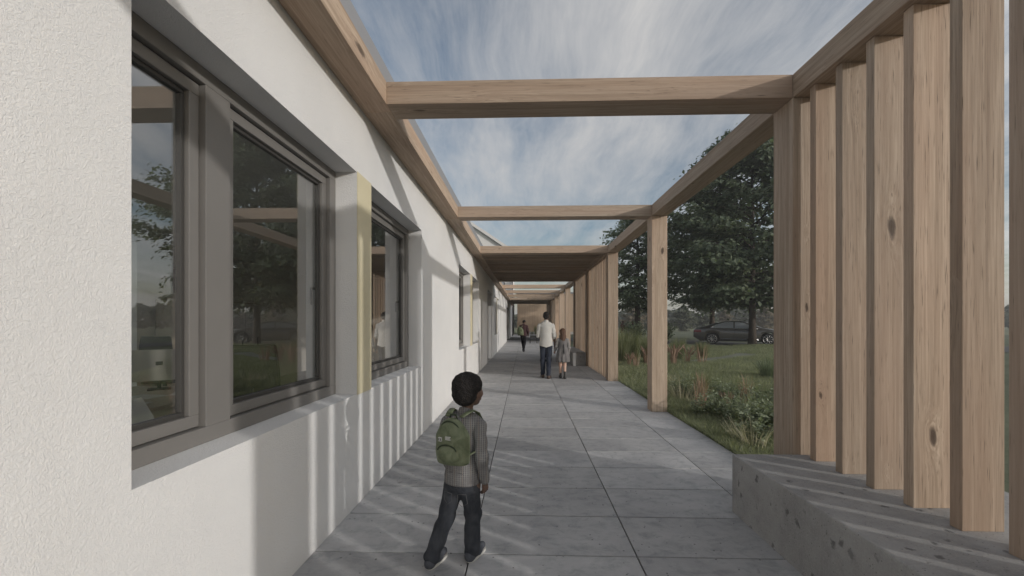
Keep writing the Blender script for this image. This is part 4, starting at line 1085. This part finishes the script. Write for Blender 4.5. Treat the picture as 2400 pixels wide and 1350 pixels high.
def skin_mat(name, c):
    return mat(name, c, .55, lambda n, s: (s('Base Color', n.mix(n.noise(n.coord(), 30, 4, .6), tuple(v * .88 for v in c), tuple(v * 1.1 for v in c))), s('Subsurface Weight', .05), s('Normal', n.bump(n.noise(n.coord(), 300, 2, .6), .15, .001))))
SKIN_DARK = skin_mat('dark_brown_skin', (.135, .080, .058)); SKIN_LIGHT = skin_mat('light_skin', (.50, .335, .26))
def hair_mat(name, c, curly):
    def f(n, s):
        p = n.coord(); v = n.voro(p, 150 if curly else 90) if curly else n.noise(n.mapv(p, (160, 160, 9)), 1.0, 4, .6)
        s('Base Color', n.mix(v, tuple(q * .7 for q in c), tuple(q * 1.7 for q in c))); s('Normal', n.bump(v, .9, .006))
    return mat(name, c, .75 if curly else .5, f, spec=.2)
HAIR_CURL = hair_mat('black_curly_hair', (.016, .014, .0135), True); HAIR_BROWN = hair_mat('brown_long_hair', (.075, .042, .028), False)
def cloth(name, c, weave=600, var=.12, rough=.9):
    def f(n, s):
        p = n.coord(); w = n.noise(p, weave, 2, .6); a = n.noise(p, 14, 4, .6)
        s('Base Color', n.mix(a, tuple(v * (1 - var) for v in c), tuple(v * (1 + var) for v in c))); s('Normal', n.bump(n.m('ADD', n.m('MULTIPLY', w, .3), n.noise(p, 26, 4, .6, .6)), .5, .006))
    return mat(name, c, rough, f, spec=.15)
def _plaid(n, s):
    p = n.coord(); x, y, z = n.xyz(p)
    u = n.m('ADD', x, n.m('MULTIPLY', y, .55))
    a = n.m('FRACT', n.m('MULTIPLY', u, 80.0)); b = n.m('FRACT', n.m('MULTIPLY', z, 80.0)); e = n.m('FRACT', n.m('MULTIPLY', u, 18.0))
    la = n.m('LESS_THAN', a, .42); lb = n.m('LESS_THAN', b, .40)
    c = n.mix(la, (.105, .105, .112), (.30, .295, .288)); c = n.mix(n.m('MULTIPLY', lb, .40), c, (.30, .295, .285))
    c = n.mix(n.m('MULTIPLY', n.m('LESS_THAN', e, .10), .5), c, (.26, .205, .165))
    s('Base Color', n.mix(n.mr(n.noise(p, 11, 4, .6), .4, .75), c, (.13, .125, .125))); s('Normal', n.bump(n.m('ADD', n.noise(p, 24, 4, .6, .5), n.m('MULTIPLY', n.noise(p, 700, 2, .6), .25)), .5, .006))
PLAID = mat('grey_checked_shirt', (.2, .2, .2), .9, _plaid, spec=.15)
def _jean(c, fade):
    def f(n, s):
        p = n.coord(); w = n.noise(n.mapv(p, (1, 1, .35)), 420, 3, .7); a = n.noise(n.mapv(p, (1, 1, .5)), 9, 5, .65)
        q = n.mix(n.mr(a, .42, .72), c, fade); s('Base Color', n.mix(n.m('MULTIPLY', w, .35), q, fade)); s('Normal', n.bump(n.m('ADD', n.m('MULTIPLY', w, .25), n.noise(p, 22, 5, .65, .8)), .6, .008))
    return f
JEANS = mat('dark_denim', (.03, .033, .04), .9, _jean((.026, .029, .036), (.075, .080, .09)), spec=.15)
NAVY = mat('navy_denim', (.02, .025, .04), .9, _jean((.018, .022, .034), (.05, .058, .078)), spec=.15)
WHITE_SHIRT = cloth('off_white_shirt', (.46, .452, .43), 700, .06); GREY_DRESS = cloth('grey_dress_cloth', (.15, .144, .144), 600, .18)
MAROON = cloth('burgundy_jacket', (.062, .034, .036)); BLACKCLOTH = cloth('black_trousers', (.018, .018, .02)); GREYSLEEVE = cloth('pale_sleeve_cloth', (.23, .22, .213), 600, .2)
LEATHER = mat('brown_shoe_leather', (.06, .038, .028), .5); BOOT = mat('black_boot_leather', (.022, .02, .02), .55)
SNEAK = cloth('grey_canvas', (.075, .08, .092)); SOLE = mat('off_white_sole', (.55, .54, .50), .7); SOCK = cloth('pale_sock', (.40, .38, .36))
GREENBAG = mat('green_backpack_fabric', (.10, .13, .06), .55, lambda n, s: (s('Base Color', n.mix(n.mr(n.noise(n.coord(), 13, 5, .65, .8), .35, .65), (.085, .105, .055), (.175, .20, .125))), s('Normal', n.bump(n.m('ADD', n.noise(n.coord(), 18, 4, .6, .6), n.m('MULTIPLY', n.noise(n.coord(), 500, 2, .5), .2)), .45, .008))), spec=.4)
GREENDARK = mat('dark_green_webbing', (.032, .045, .024), .8); PALEBAG = mat('pale_sage_fabric', (.19, .21, .14), .7)

def figure(t, J, k, skin, head_yaw=0.0, head_s=1.0, h=.008, hands=('L', 'R'), palm=None, curl=.5, hs=None):
    """the body as one mesh: torso, limbs, neck, head, hands. J = joints, k = girth scale"""
    c = J
    B = [('e', c['pel'], (.125 * k, .088 * k, .105 * k), .04), ('e', lerp(c['pel'], c['neck'], .42), (.105 * k, .074 * k, .13 * k), .05), ('e', lerp(c['pel'], c['neck'], .72), (.130 * k, .088 * k, .13 * k), .05),
         ('c', lerp(c['shL'], c['shR'], .12), lerp(c['shL'], c['shR'], .88), .048 * k, .048 * k, .04), ('c', lerp(c['pel'], c['neck'], .95), add(c['head'], (0, -.012 * head_s, -.07 * head_s)), .047 * k, .043 * k, .03)]
    for s in 'LR':
        B += limb(c['sh' + s], c['el' + s], c['wr' + s], .046 * k, .034 * k, .024 * k) + limb(c['hip' + s], c['kn' + s], c['an' + s], .076 * k, .051 * k, .034 * k, .03)
        B.append(('c', add(c['an' + s], (0, -.02 * k, -.03 * k)), add(c['toe' + s], (0, 0, .0)), .030 * k, .024 * k, .02))
    parts = [(B, h), (head_prims(c['head'], head_s, head_yaw), max(.0032, h * .5))]
    for s in hands:
        d = np.array(c['wr' + s]) - np.array(c['el' + s]); pn = (palm or {}).get(s, (-1 if s == 'R' else 1, .35, 0)); hd = (palm or {}).get('d' + s, d)
        parts.append((hand_prims(c['wr' + s], hd, pn, hs or k, curl, 1 if s == 'R' else -1), .0028 if h < .009 else .0042))
    return sd_obj('body', parts, skin, t)
def trousers(t, J, k, m, seed, hem=.06, flare=1.0, top=.10, h=.007, wide=1.0):
    B = [('e', add(J['pel'], (0, -.004, 0)), (.128 * k, .104 * k, .115 * k), .04)]
    for s in 'LR':
        hem_p = lerp(J['an' + s], J['kn' + s], 0.0)
        B += [('c', add(J['hip' + s], (0, -.006 * k, -.01)), J['kn' + s], .076 * k * wide, .064 * k * wide, .035), ('c', J['kn' + s], hem_p, .066 * k * wide, .054 * k * flare, .02)]
    z1 = J['pel'][2] + top * k
    cuts = [((0, 0, z1), (0, 0, 1))]
    zmin = min(J['anL'][2], J['anR'][2])
    base = folds(seed, .0035 * k, 46 / max(.7, k))
    knees = [J['knL'], J['knR'], J['anL'], J['anR']]
    def N(x, y, z):
        w = .35
        for q in knees: w = w + .9 * np.exp(-((z - q[2]) / (.07 * k + .02)) ** 2)
        return base(x, y, z) * w
    return sd_obj('trousers', [(B, h, N, cuts)], m, t)
def shirt(t, J, k, m, seed, hem, name='shirt', sleeve=1.0, h=.007, loose=1.0, collar=True, cuffw=1.0, tail=0.0):
    l = loose
    B = [('c', add(J['pel'], (0, .012 * k, -.14 * k)), add(J['pel'], (0, .008 * k, .10 * k)), .116 * k * l, .108 * k * l, .05), ('c', add(J['pel'], (-.045 * k, 0, -.14 * k)), add(J['pel'], (.045 * k, 0, -.14 * k)), .108 * k * l, .108 * k * l, .05), ('c', add(J['pel'], (-.045 * k, 0, -.14 * k)), add(J['pel'], (-.042 * k, 0, .03 * k)), .108 * k * l, .100 * k * l, .04), ('c', add(J['pel'], (.045 * k, 0, -.14 * k)), add(J['pel'], (.042 * k, 0, .03 * k)), .108 * k * l, .100 * k * l, .04), ('e', lerp(J['pel'], J['neck'], .42), (.128 * k * l, .098 * k * l, .16 * k), .06), ('e', lerp(J['pel'], J['neck'], .72), (.146 * k * l, .103 * k * l, .135 * k), .06),
         ('c', lerp(J['shL'], J['shR'], .05), lerp(J['shL'], J['shR'], .95), .056 * k, .056 * k, .05), ('c', lerp(J['shL'], J['neck'], .55), lerp(J['shR'], J['neck'], .55), .05 * k, .05 * k, .05)]
    cuts = [((0, 0, hem), (.32 * tail, 0, -1)), ((0, 0, hem), (-.32 * tail, 0, -1))]
    A = []
    for s in 'LR':
        if sleeve > .5:
            e = lerp(J['el' + s], J['wr' + s], (sleeve - .5) * 2)
            A += [('c', J['sh' + s], J['el' + s], .060 * k, .050 * k * l, .03), ('c', J['el' + s], e, .050 * k * l, .040 * k * cuffw, .02)]
            A += [('c', lerp(e, J['el' + s], .10), e, .036 * k * cuffw, .034 * k * cuffw, .004)]
        else: A += [('c', J['sh' + s], lerp(J['sh' + s], J['el' + s], sleeve * 2), .060 * k, .052 * k * l, .03)]
    parts = [(B, h, folds(seed, .0035 * k, 34 / max(.7, k), .6), cuts), (A, h, folds(seed + 1, .0042 * k, 52 / max(.7, k)))]
    if collar:
        n0 = lerp(J['pel'], J['neck'], .985); n1 = lerp(J['neck'], J['head'], .24)
        parts.append(([('c', n0, n1, .064 * k, .055 * k, .01)], h * .8, None, [(add(n1, (0, 0, .012 * k)), (0, .25, 1))]))
    return sd_obj(name, parts, m, t)
def shoe(t, J, s, k, m, sole=None, boot=0.0, name='shoe'):
    an, toe = J['an' + s], J['toe' + s]; d = np.array(toe) - np.array(an); d[2] = 0; L = np.linalg.norm(d); d = d / L
    hl = tuple(np.array(an) - d * .030 * k + np.array((0, 0, -an[2] + .036 * k + (an[2] - .075 * k if an[2] > .1 * k else 0)))); tp = (toe[0], toe[1], toe[2] + .030 * k)
    B = [('c', hl, lerp(hl, tp, .55), .037 * k, .040 * k, .02), ('c', lerp(hl, tp, .5), tp, .040 * k, .028 * k, .02), ('c', add(hl, (0, 0, .01 * k)), add(an, tuple(d * .006 * k), (0, 0, .015 * k + boot)), .037 * k, .034 * k, .02)]
    low_z = min(hl[2], tp[2]) - .036 * k
    o = sd_obj(name, [(B, .0055, None, [((0, 0, max(low_z, .002)), (0, 0, -1)), (add(an, (0, 0, .02 * k + boot)), (0, 0, 1))])], m, t)
    if sole:
        b_ = MB(); nrm = np.array((-d[1], d[0], 0)); pts = []
        for q in np.linspace(0, 2 * math.pi, 29)[:-1]:
            u = (1 - math.cos(q)) / 2; along = -.055 * k + (L + .082 * k) * u; wd = .041 * k * (abs(math.sin(q)) ** .55) * (1 if math.sin(q) > 0 else -1) * (.9 + .18 * u)
            pts.append((an[0] + d[0] * along + nrm[0] * wd, an[1] + d[1] * along + nrm[1] * wd))
        zb = max(.0015, hl[2] - .0345 * k); b_.prism(pts, 'z', zb, zb + .020 * k); b_.build('sole', sole, o)
    return o

def backpack(t, w, hgt, dep, m, dark, detailed=True):
    """backpack standing at t, back panel at y=0, bulging to -Y; z from 0 to hgt"""
    B = []
    for sx_ in (-1, 1):
        B += [('c', (sx_ * w * .30, -dep * .38, .05 * hgt + .012), (sx_ * w * .30, -dep * .38, hgt * .55), dep * .40, dep * .42, .03)]
    B += [('c', (0, -dep * .40, .05 * hgt + .012), (0, -dep * .40, hgt * .60), dep * .45, dep * .46, .03), ('e', (0, -dep * .42, hgt * .62), (w * .47, dep * .50, hgt * .37), .03), ('e', (0, -dep * .42, hgt * .30), (w * .52, dep * .52, hgt * .30), .03)]
    b = sd_obj('bag_body', [(B, .005, folds(5, .002, 40), [((0, 0, .002), (0, 0, -1))])], m, t)
    P = [('e', (0, -dep * .83, hgt * .30), (w * .36, dep * .26, hgt * .21), .02), ('e', (0, -dep * .80, hgt * .20), (w * .38, dep * .26, hgt * .12), .02)]
    sd_obj('pocket', [(P, .004, folds(7, .0015, 50))], m, t)
    z = MB(); z.tube([(w * .40 * math.cos(a), -dep * .52 - .30 * dep * max(0, math.sin(a)) * .6, hgt * .58 + hgt * .37 * math.sin(a)) for a in np.linspace(-.35, math.pi * .80, 22)], .0045, 6)
    z.tube([(w * .33 * math.cos(a), -dep * 1.04 + .05 * dep * abs(math.cos(a)), hgt * .34 + hgt * .135 * math.sin(a)) for a in np.linspace(.1, math.pi - .1, 16)], .004, 6)
    z.build('zip', dark, t)
    g = MB(); g.tube([(-.022, -.03, hgt * .94), (-.018, -.03, hgt * 1.04), (.018, -.03, hgt * 1.04), (.022, -.03, hgt * .94)], .006, 6); g.build('grab_handle', dark, t)
    return t

# ---- the boy in front
boy = thing('person', 'boy in grey checked shirt and dark jeans walking away with a green backpack', 'person', (-.392, 2.575, 0), R(-20))
JB = dict(pel=(0, 0, .505), neck=(.012, .018, .918), head=(.036, .034, 1.068), shL=(-.112, .012, .862), shR=(.112, .006, .862), elL=(-.142, .02, .680), elR=(.146, -.022, .680), wrL=(-.135, .10, .520), wrR=(.142, .030, .512),
          hipL=(-.058, -.004, .475), hipR=(.058, .004, .475), knL=(-.098, -.022, .275), knR=(.052, .046, .275), anL=(-.142, -.122, .068), anR=(.050, .036, .062), toeL=(-.135, .003, .012), toeR=(.062, .160, .010))
figure(boy, JB, .80, SKIN_DARK, R(-22), .86, .0065, ('L', 'R'), {'R': (-.9, .3, 0), 'L': (.9, .3, 0)}, .85, .70)
trousers(boy, JB, .80, JEANS, 3, top=.12, flare=1.12, wide=1.0)
shirt(boy, JB, .80, PLAID, 11, .500, 'shirt', .97, .006, 1.02, True, 1.05)
for s in 'LR':
    shoe(boy, JB, s, .80, SNEAK, SOLE)
    sd_obj('sock', [([('c', add(JB['an' + s], (0, 0, -.01)), add(JB['an' + s], (0, 0, .035)), .031, .032, .005)], .005)], SOCK, boy)
HC = JB['head']; Qh = rotz(R(-22))
hp = lambda x, y, z: tuple(np.array(HC) + Qh @ np.array((x, y, z)))
HB = [('e', hp(0, -.022, .040), (.094, .100, .082), .02, Qh), ('e', hp(0, -.042, -.010), (.084, .078, .082), .02, Qh)]
for q in (-1, 1): HB += [('s', hp(q * .082, .030, -.028), (.028, .030, .040), .01, Qh)]
HB += [('s', hp(0, .105, -.045), (.085, .060, .085), .012, Qh)]
rgn = random.Random(4)
sd_obj('hair', [(HB, .0042, folds(2, .0016, 150))], HAIR_CURL, boy)
b_ = MB()
for s_ in (-1, 1): b_.tube([(s_ * .015 + .0, -.087, .585), (s_ * .055, -.086, .580)], .0016, 5); b_.tube([(s_ * .02, -.094, .455), (s_ * .075, -.089, .462), (s_ * .08, -.080, .405), (s_ * .05, -.091, .385), (s_ * .02, -.094, .41), (s_ * .02, -.094, .455)], .0016, 4)
b_.build('pocket_seam', mat('seam_thread', (.10, .10, .105), .9), boy)
bp = thing('backpack', 'green backpack with front pocket worn by the boy in the foreground', 'backpack', (-.392, 2.575, 0), R(-20))
bp.location = boy.matrix_basis @ Vector((.010, -.082, .660)); bp.rotation_euler = (R(3), 0, R(-20))
backpack(bp, .190, .278, .118, GREENBAG, GREENDARK)
for s_ in (-1, 1):
    b_ = MB(); P = []
    for (x, y, z) in [(s_ * .045, -.015, .275), (s_ * .060, .035, .288), (s_ * .072, .085, .292), (s_ * .080, .130, .268), (s_ * .084, .172, .210), (s_ * .088, .180, .13), (s_ * .098, .13, .07), (s_ * .098, .03, .05), (s_ * .085, -.02, .045)]:
        P.append((x, y, z))
    b_.tube(P, .020, 8, True, 0, (1.0, .28)); b_.build('strap', GREENBAG, bp)
pm = mat('white_patch', (.55, .55, .53), .7)
b_ = MB(); b_.box(-.056, -.034, -.1215, -.1085, .150, .172, .0006); pt_ = b_.build('patch', pm, bp, (0, .004, 0), None)
b_ = MB()
for (x0, x1, z0, z1) in ((-.066, -.0635, .155, .168), (-.0635, -.058, .1655, .168), (-.0635, -.058, .155, .1575), (-.0555, -.048, .1655, .168), (-.0555, -.053, .161, .168), (-.0555, -.048, .160, .1625), (-.0505, -.048, .155, .1625), (-.0555, -.048, .155, .1575)): b_.box(x0 + .012, x1 + .012, -.1228, -.1216, z0, z1)
b_.build('lettering', BLACKTRIM, pt_)
b_ = MB()
for i in range(3): b_.box(-.008, .026 - .004 * (i % 2), -.1195, -.1100, .178 - .0075 * i, .1815 - .0075 * i)
b_.build('printed_lines', pm, bp)

# ---- the man
man = thing('person', 'tall man in loose white shirt and navy jeans holding the girl\'s hand', 'person', (.585, 11.13, 0), R(-2))
JM = dict(pel=(0, 0, .98), neck=(0, .01, 1.505), head=(.005, .03, 1.672), shL=(-.168, 0, 1.405), shR=(.168, 0, 1.405), elL=(-.205, .02, 1.14), elR=(.222, .01, 1.145), wrL=(-.14, .22, 1.10), wrR=(.245, .075, .895),
          hipL=(-.09, 0, .93), hipR=(.09, 0, .93), knL=(-.085, .05, .50), knR=(.075, .015, .50), anL=(-.085, .06, .09), anR=(.065, -.14, .10), toeL=(-.12, .25, .012), toeR=(.11, .03, .012))
figure(man, JM, 1.16, SKIN_DARK, R(-4), 1.0, .011, ('L', 'R'), {'R': (.1, .4, -.2), 'dR': (.10, .05, -1)}, .6, 1.0)
trousers(man, JM, 1.13, NAVY, 21, h=.010, top=.1, flare=.95)
shirt(man, JM, 1.17, WHITE_SHIRT, 31, .83, 'shirt', .62, .009, 1.07, True, 1.0, 1.0)
for s in 'LR': shoe(man, JM, s, 1.08, LEATHER, BLACKTRIM)
HC = JM['head']
sd_obj('hair', [([('e', add(HC, (0, -.022, .042)), (.083, .098, .085), .02), ('e', add(HC, (0, -.045, -.02)), (.074, .062, .066), .02), ('s', add(HC, (0, .115, -.03)), (.09, .075, .09), .012), ('s', add(HC, (.085, .02, -.03)), (.03, .03, .04), .01), ('s', add(HC, (-.085, .02, -.03)), (.03, .03, .04), .01)], .006, folds(9, .001, 160))], HAIR_CURL, man)

# ---- the girl
girl = thing('person', 'girl in grey dress with long brown hair walking hand in hand with the man', 'person', (1.03, 11.07, 0), R(3))
JG = dict(pel=(0, 0, .70), neck=(0, .01, 1.085), head=(0, .03, 1.232), shL=(-.125, 0, 1.03), shR=(.125, 0, 1.03), elL=(-.165, .02, .855), elR=(.165, -.01, .83), wrL=(-.195, .10, .735), wrR=(.155, .05, .645),
          hipL=(-.062, 0, .66), hipR=(.062, 0, .66), knL=(-.055, .05, .36), knR=(.055, .02, .36), anL=(-.05, .06, .075), anR=(.045, -.10, .080), toeL=(-.055, .21, .012), toeR=(.05, .04, .012))
figure(girl, JG, .86, SKIN_LIGHT, R(0), .92, .008, ('L', 'R'), {'L': (.5, .3, .3), 'R': (-.9, .3, 0)}, .75, .78)
DB = [('e', (0, 0, 1.0), (.118, .085, .10), .05), ('c', (-.09, 0, 1.025), (.09, 0, 1.025), .05, .05, .05), ('c', (0, 0, 1.0), (0, 0, .75), .105, .125, .05), ('e', (0, -.005, .62), (.165, .130, .26), .06), ('e', (0, -.005, .50), (.180, .142, .20), .06)]
pleat = lambda x, y, z: .010 * np.sin(9 * np.arctan2(y, x) + 1.0) * np.clip((.85 - z) / .3, 0, 1) + folds(41, .003, 40)(x, y, z)
sd_obj('dress', [(DB, .0075, pleat, [((0, 0, .445), (0, 0, -1))])], GREY_DRESS, girl)
SLV = []
for s in 'LR': SLV += [('c', JG['sh' + s], JG['el' + s], .052, .043, .03), ('c', JG['el' + s], lerp(JG['el' + s], JG['wr' + s], .85), .043, .034, .02)]
sd_obj('sleeve', [(SLV, .007, folds(43, .003, 60))], GREYSLEEVE, girl)
for s in 'LR': shoe(girl, JG, s, .86, BOOT, None, .10, 'boot')
HC = JG['head']
sd_obj('hair', [([('e', add(HC, (0, -.016, .036)), (.084, .098, .082), .02), ('c', add(HC, (0, -.055, -.01)), add(HC, (0, -.075, -.20)), .075, .066, .03), ('c', add(HC, (-.05, -.055, -.10)), add(HC, (-.045, -.095, -.31)), .042, .020, .03), ('c', add(HC, (.05, -.055, -.10)), add(HC, (.045, -.095, -.33)), .042, .020, .03), ('c', add(HC, (0, -.08, -.15)), add(HC, (0, -.105, -.36)), .05, .022, .03), ('s', add(HC, (0, .11, -.04)), (.075, .065, .09), .012)], .006, lambda x, y, z: .003 * np.sin(130 * x + 12 * z) )], HAIR_BROWN, girl)
b_ = MB(); b_.tube([(0.01, -.125, .93), (.012, -.130, .86), (.014, -.150, .74), (.016, -.152, .66)], [.012, .018, .02, .014], 6, True, 0, (1, .3)); b_.build('ribbon', BLACKCLOTH, girl)

# ---- the person further along with a backpack
far = thing('person', 'person in burgundy jacket and black trousers walking far ahead with a pale green backpack', 'person', (-.045, 20.95, 0), R(-8))
JF = dict(pel=(0, 0, .90), neck=(.01, .01, 1.375), head=(.03, .03, 1.52), shL=(-.17, 0, 1.31), shR=(.17, 0, 1.31), elL=(-.22, .04, 1.05), elR=(.235, -.02, 1.05), wrL=(-.16, .20, 1.06), wrR=(.225, .07, .85),
          hipL=(-.085, 0, .85), hipR=(.085, 0, .85), knL=(-.05, .08, .46), knR=(.06, -.01, .46), anL=(.0, .10, .085), anR=(.02, -.20, .12), toeL=(.0, .28, .012), toeR=(.03, -.05, .03))
figure(far, JF, 1.06, SKIN_DARK, R(10), .96, .012, ('L', 'R'), None, .6, .95)
trousers(far, JF, 1.06, BLACKCLOTH, 51, h=.011); shirt(far, JF, 1.10, MAROON, 53, .82, 'jacket', .98, .010, 1.12)
for s in 'LR': shoe(far, JF, s, 1.02, BOOT)
HC = JF['head']; sd_obj('hair', [([('e', add(HC, (0, -.02, .035)), (.082, .095, .082), .02), ('s', add(HC, (0, .115, -.03)), (.09, .075, .09), .012)], .006)], HAIR_CURL, far)
bf = thing('backpack', 'pale green backpack slung on the left shoulder of the person in burgundy', 'backpack', (-.17, 20.83, .86), R(-14)); bf.rotation_euler = (R(4), R(-5), R(-14))
backpack(bf, .30, .43, .17, GREENBAG, PALEBAG)
for s_ in (-1, 1): b_ = MB(); b_.tube([(s_ * .08, -.01, .41), (s_ * .09, .08, .47), (s_ * .09, .18, .42), (s_ * .10, .23, .30), (s_ * .11, .16, .12), (s_ * .11, .01, .06)], .026, 7, True, 0, (1, .3)); b_.build('strap', PALEBAG, bf)
# ---- two walkers far across the lawn
def walker(loc, rz, top_m, label, s, seed):
    t = thing('person', label, 'person', loc, rz); t.scale = (s, s, s)
    J = dict(JM); figure(t, J, 1.10, SKIN_LIGHT, 0, 1.0, .016); trousers(t, J, 1.1, BLACKCLOTH, seed, h=.016); shirt(t, J, 1.15, top_m, seed + 1, .80, 'coat', .98, .015, 1.15)
    for q in 'LR': shoe(t, J, q, 1.05, BOOT)
    H = J['head']; sd_obj('hair', [([('e', add(H, (0, -.02, .03)), (.086, .10, .09), .02), ('c', add(H, (0, -.05, 0)), add(H, (0, -.07, -.16)), .07, .05, .03), ('s', add(H, (0, .115, -.03)), (.09, .075, .09), .012)], .012)], HAIR_BROWN, t)
walker((7.65, 32.2, -.03), R(35), cloth('dull_red_coat', (.12, .05, .045)), 'distant walker in dull red standing beyond the tall reeds', .93, 61)
walker((8.35, 32.0, -.03), R(25), cloth('black_coat', (.02, .02, .022)), 'distant walker in black coat beyond the reeds beside the airy tree', .93, 71)
# ------------------------------------------------------------------ air
HAZE = 0.0016
if HAZE > 0:
    hm = bpy.data.materials.new('haze_air'); hm.use_nodes = True; nt = hm.node_tree; nt.nodes.clear()
    out = nt.nodes.new('ShaderNodeOutputMaterial'); v = nt.nodes.new('ShaderNodeVolumePrincipled')
    v.inputs['Color'].default_value = (.93, .94, .96, 1); v.inputs['Density'].default_value = HAZE; v.inputs['Anisotropy'].default_value = .25
    nt.links.new(v.outputs[0], out.inputs['Volume'])
    b_ = MB(); b_.box(-610, 610, -610, 610, -1.15, 17); hz = b_.build('haze', hm); tag(hz, 'thin pale haze in the air', None, None, 'stuff')
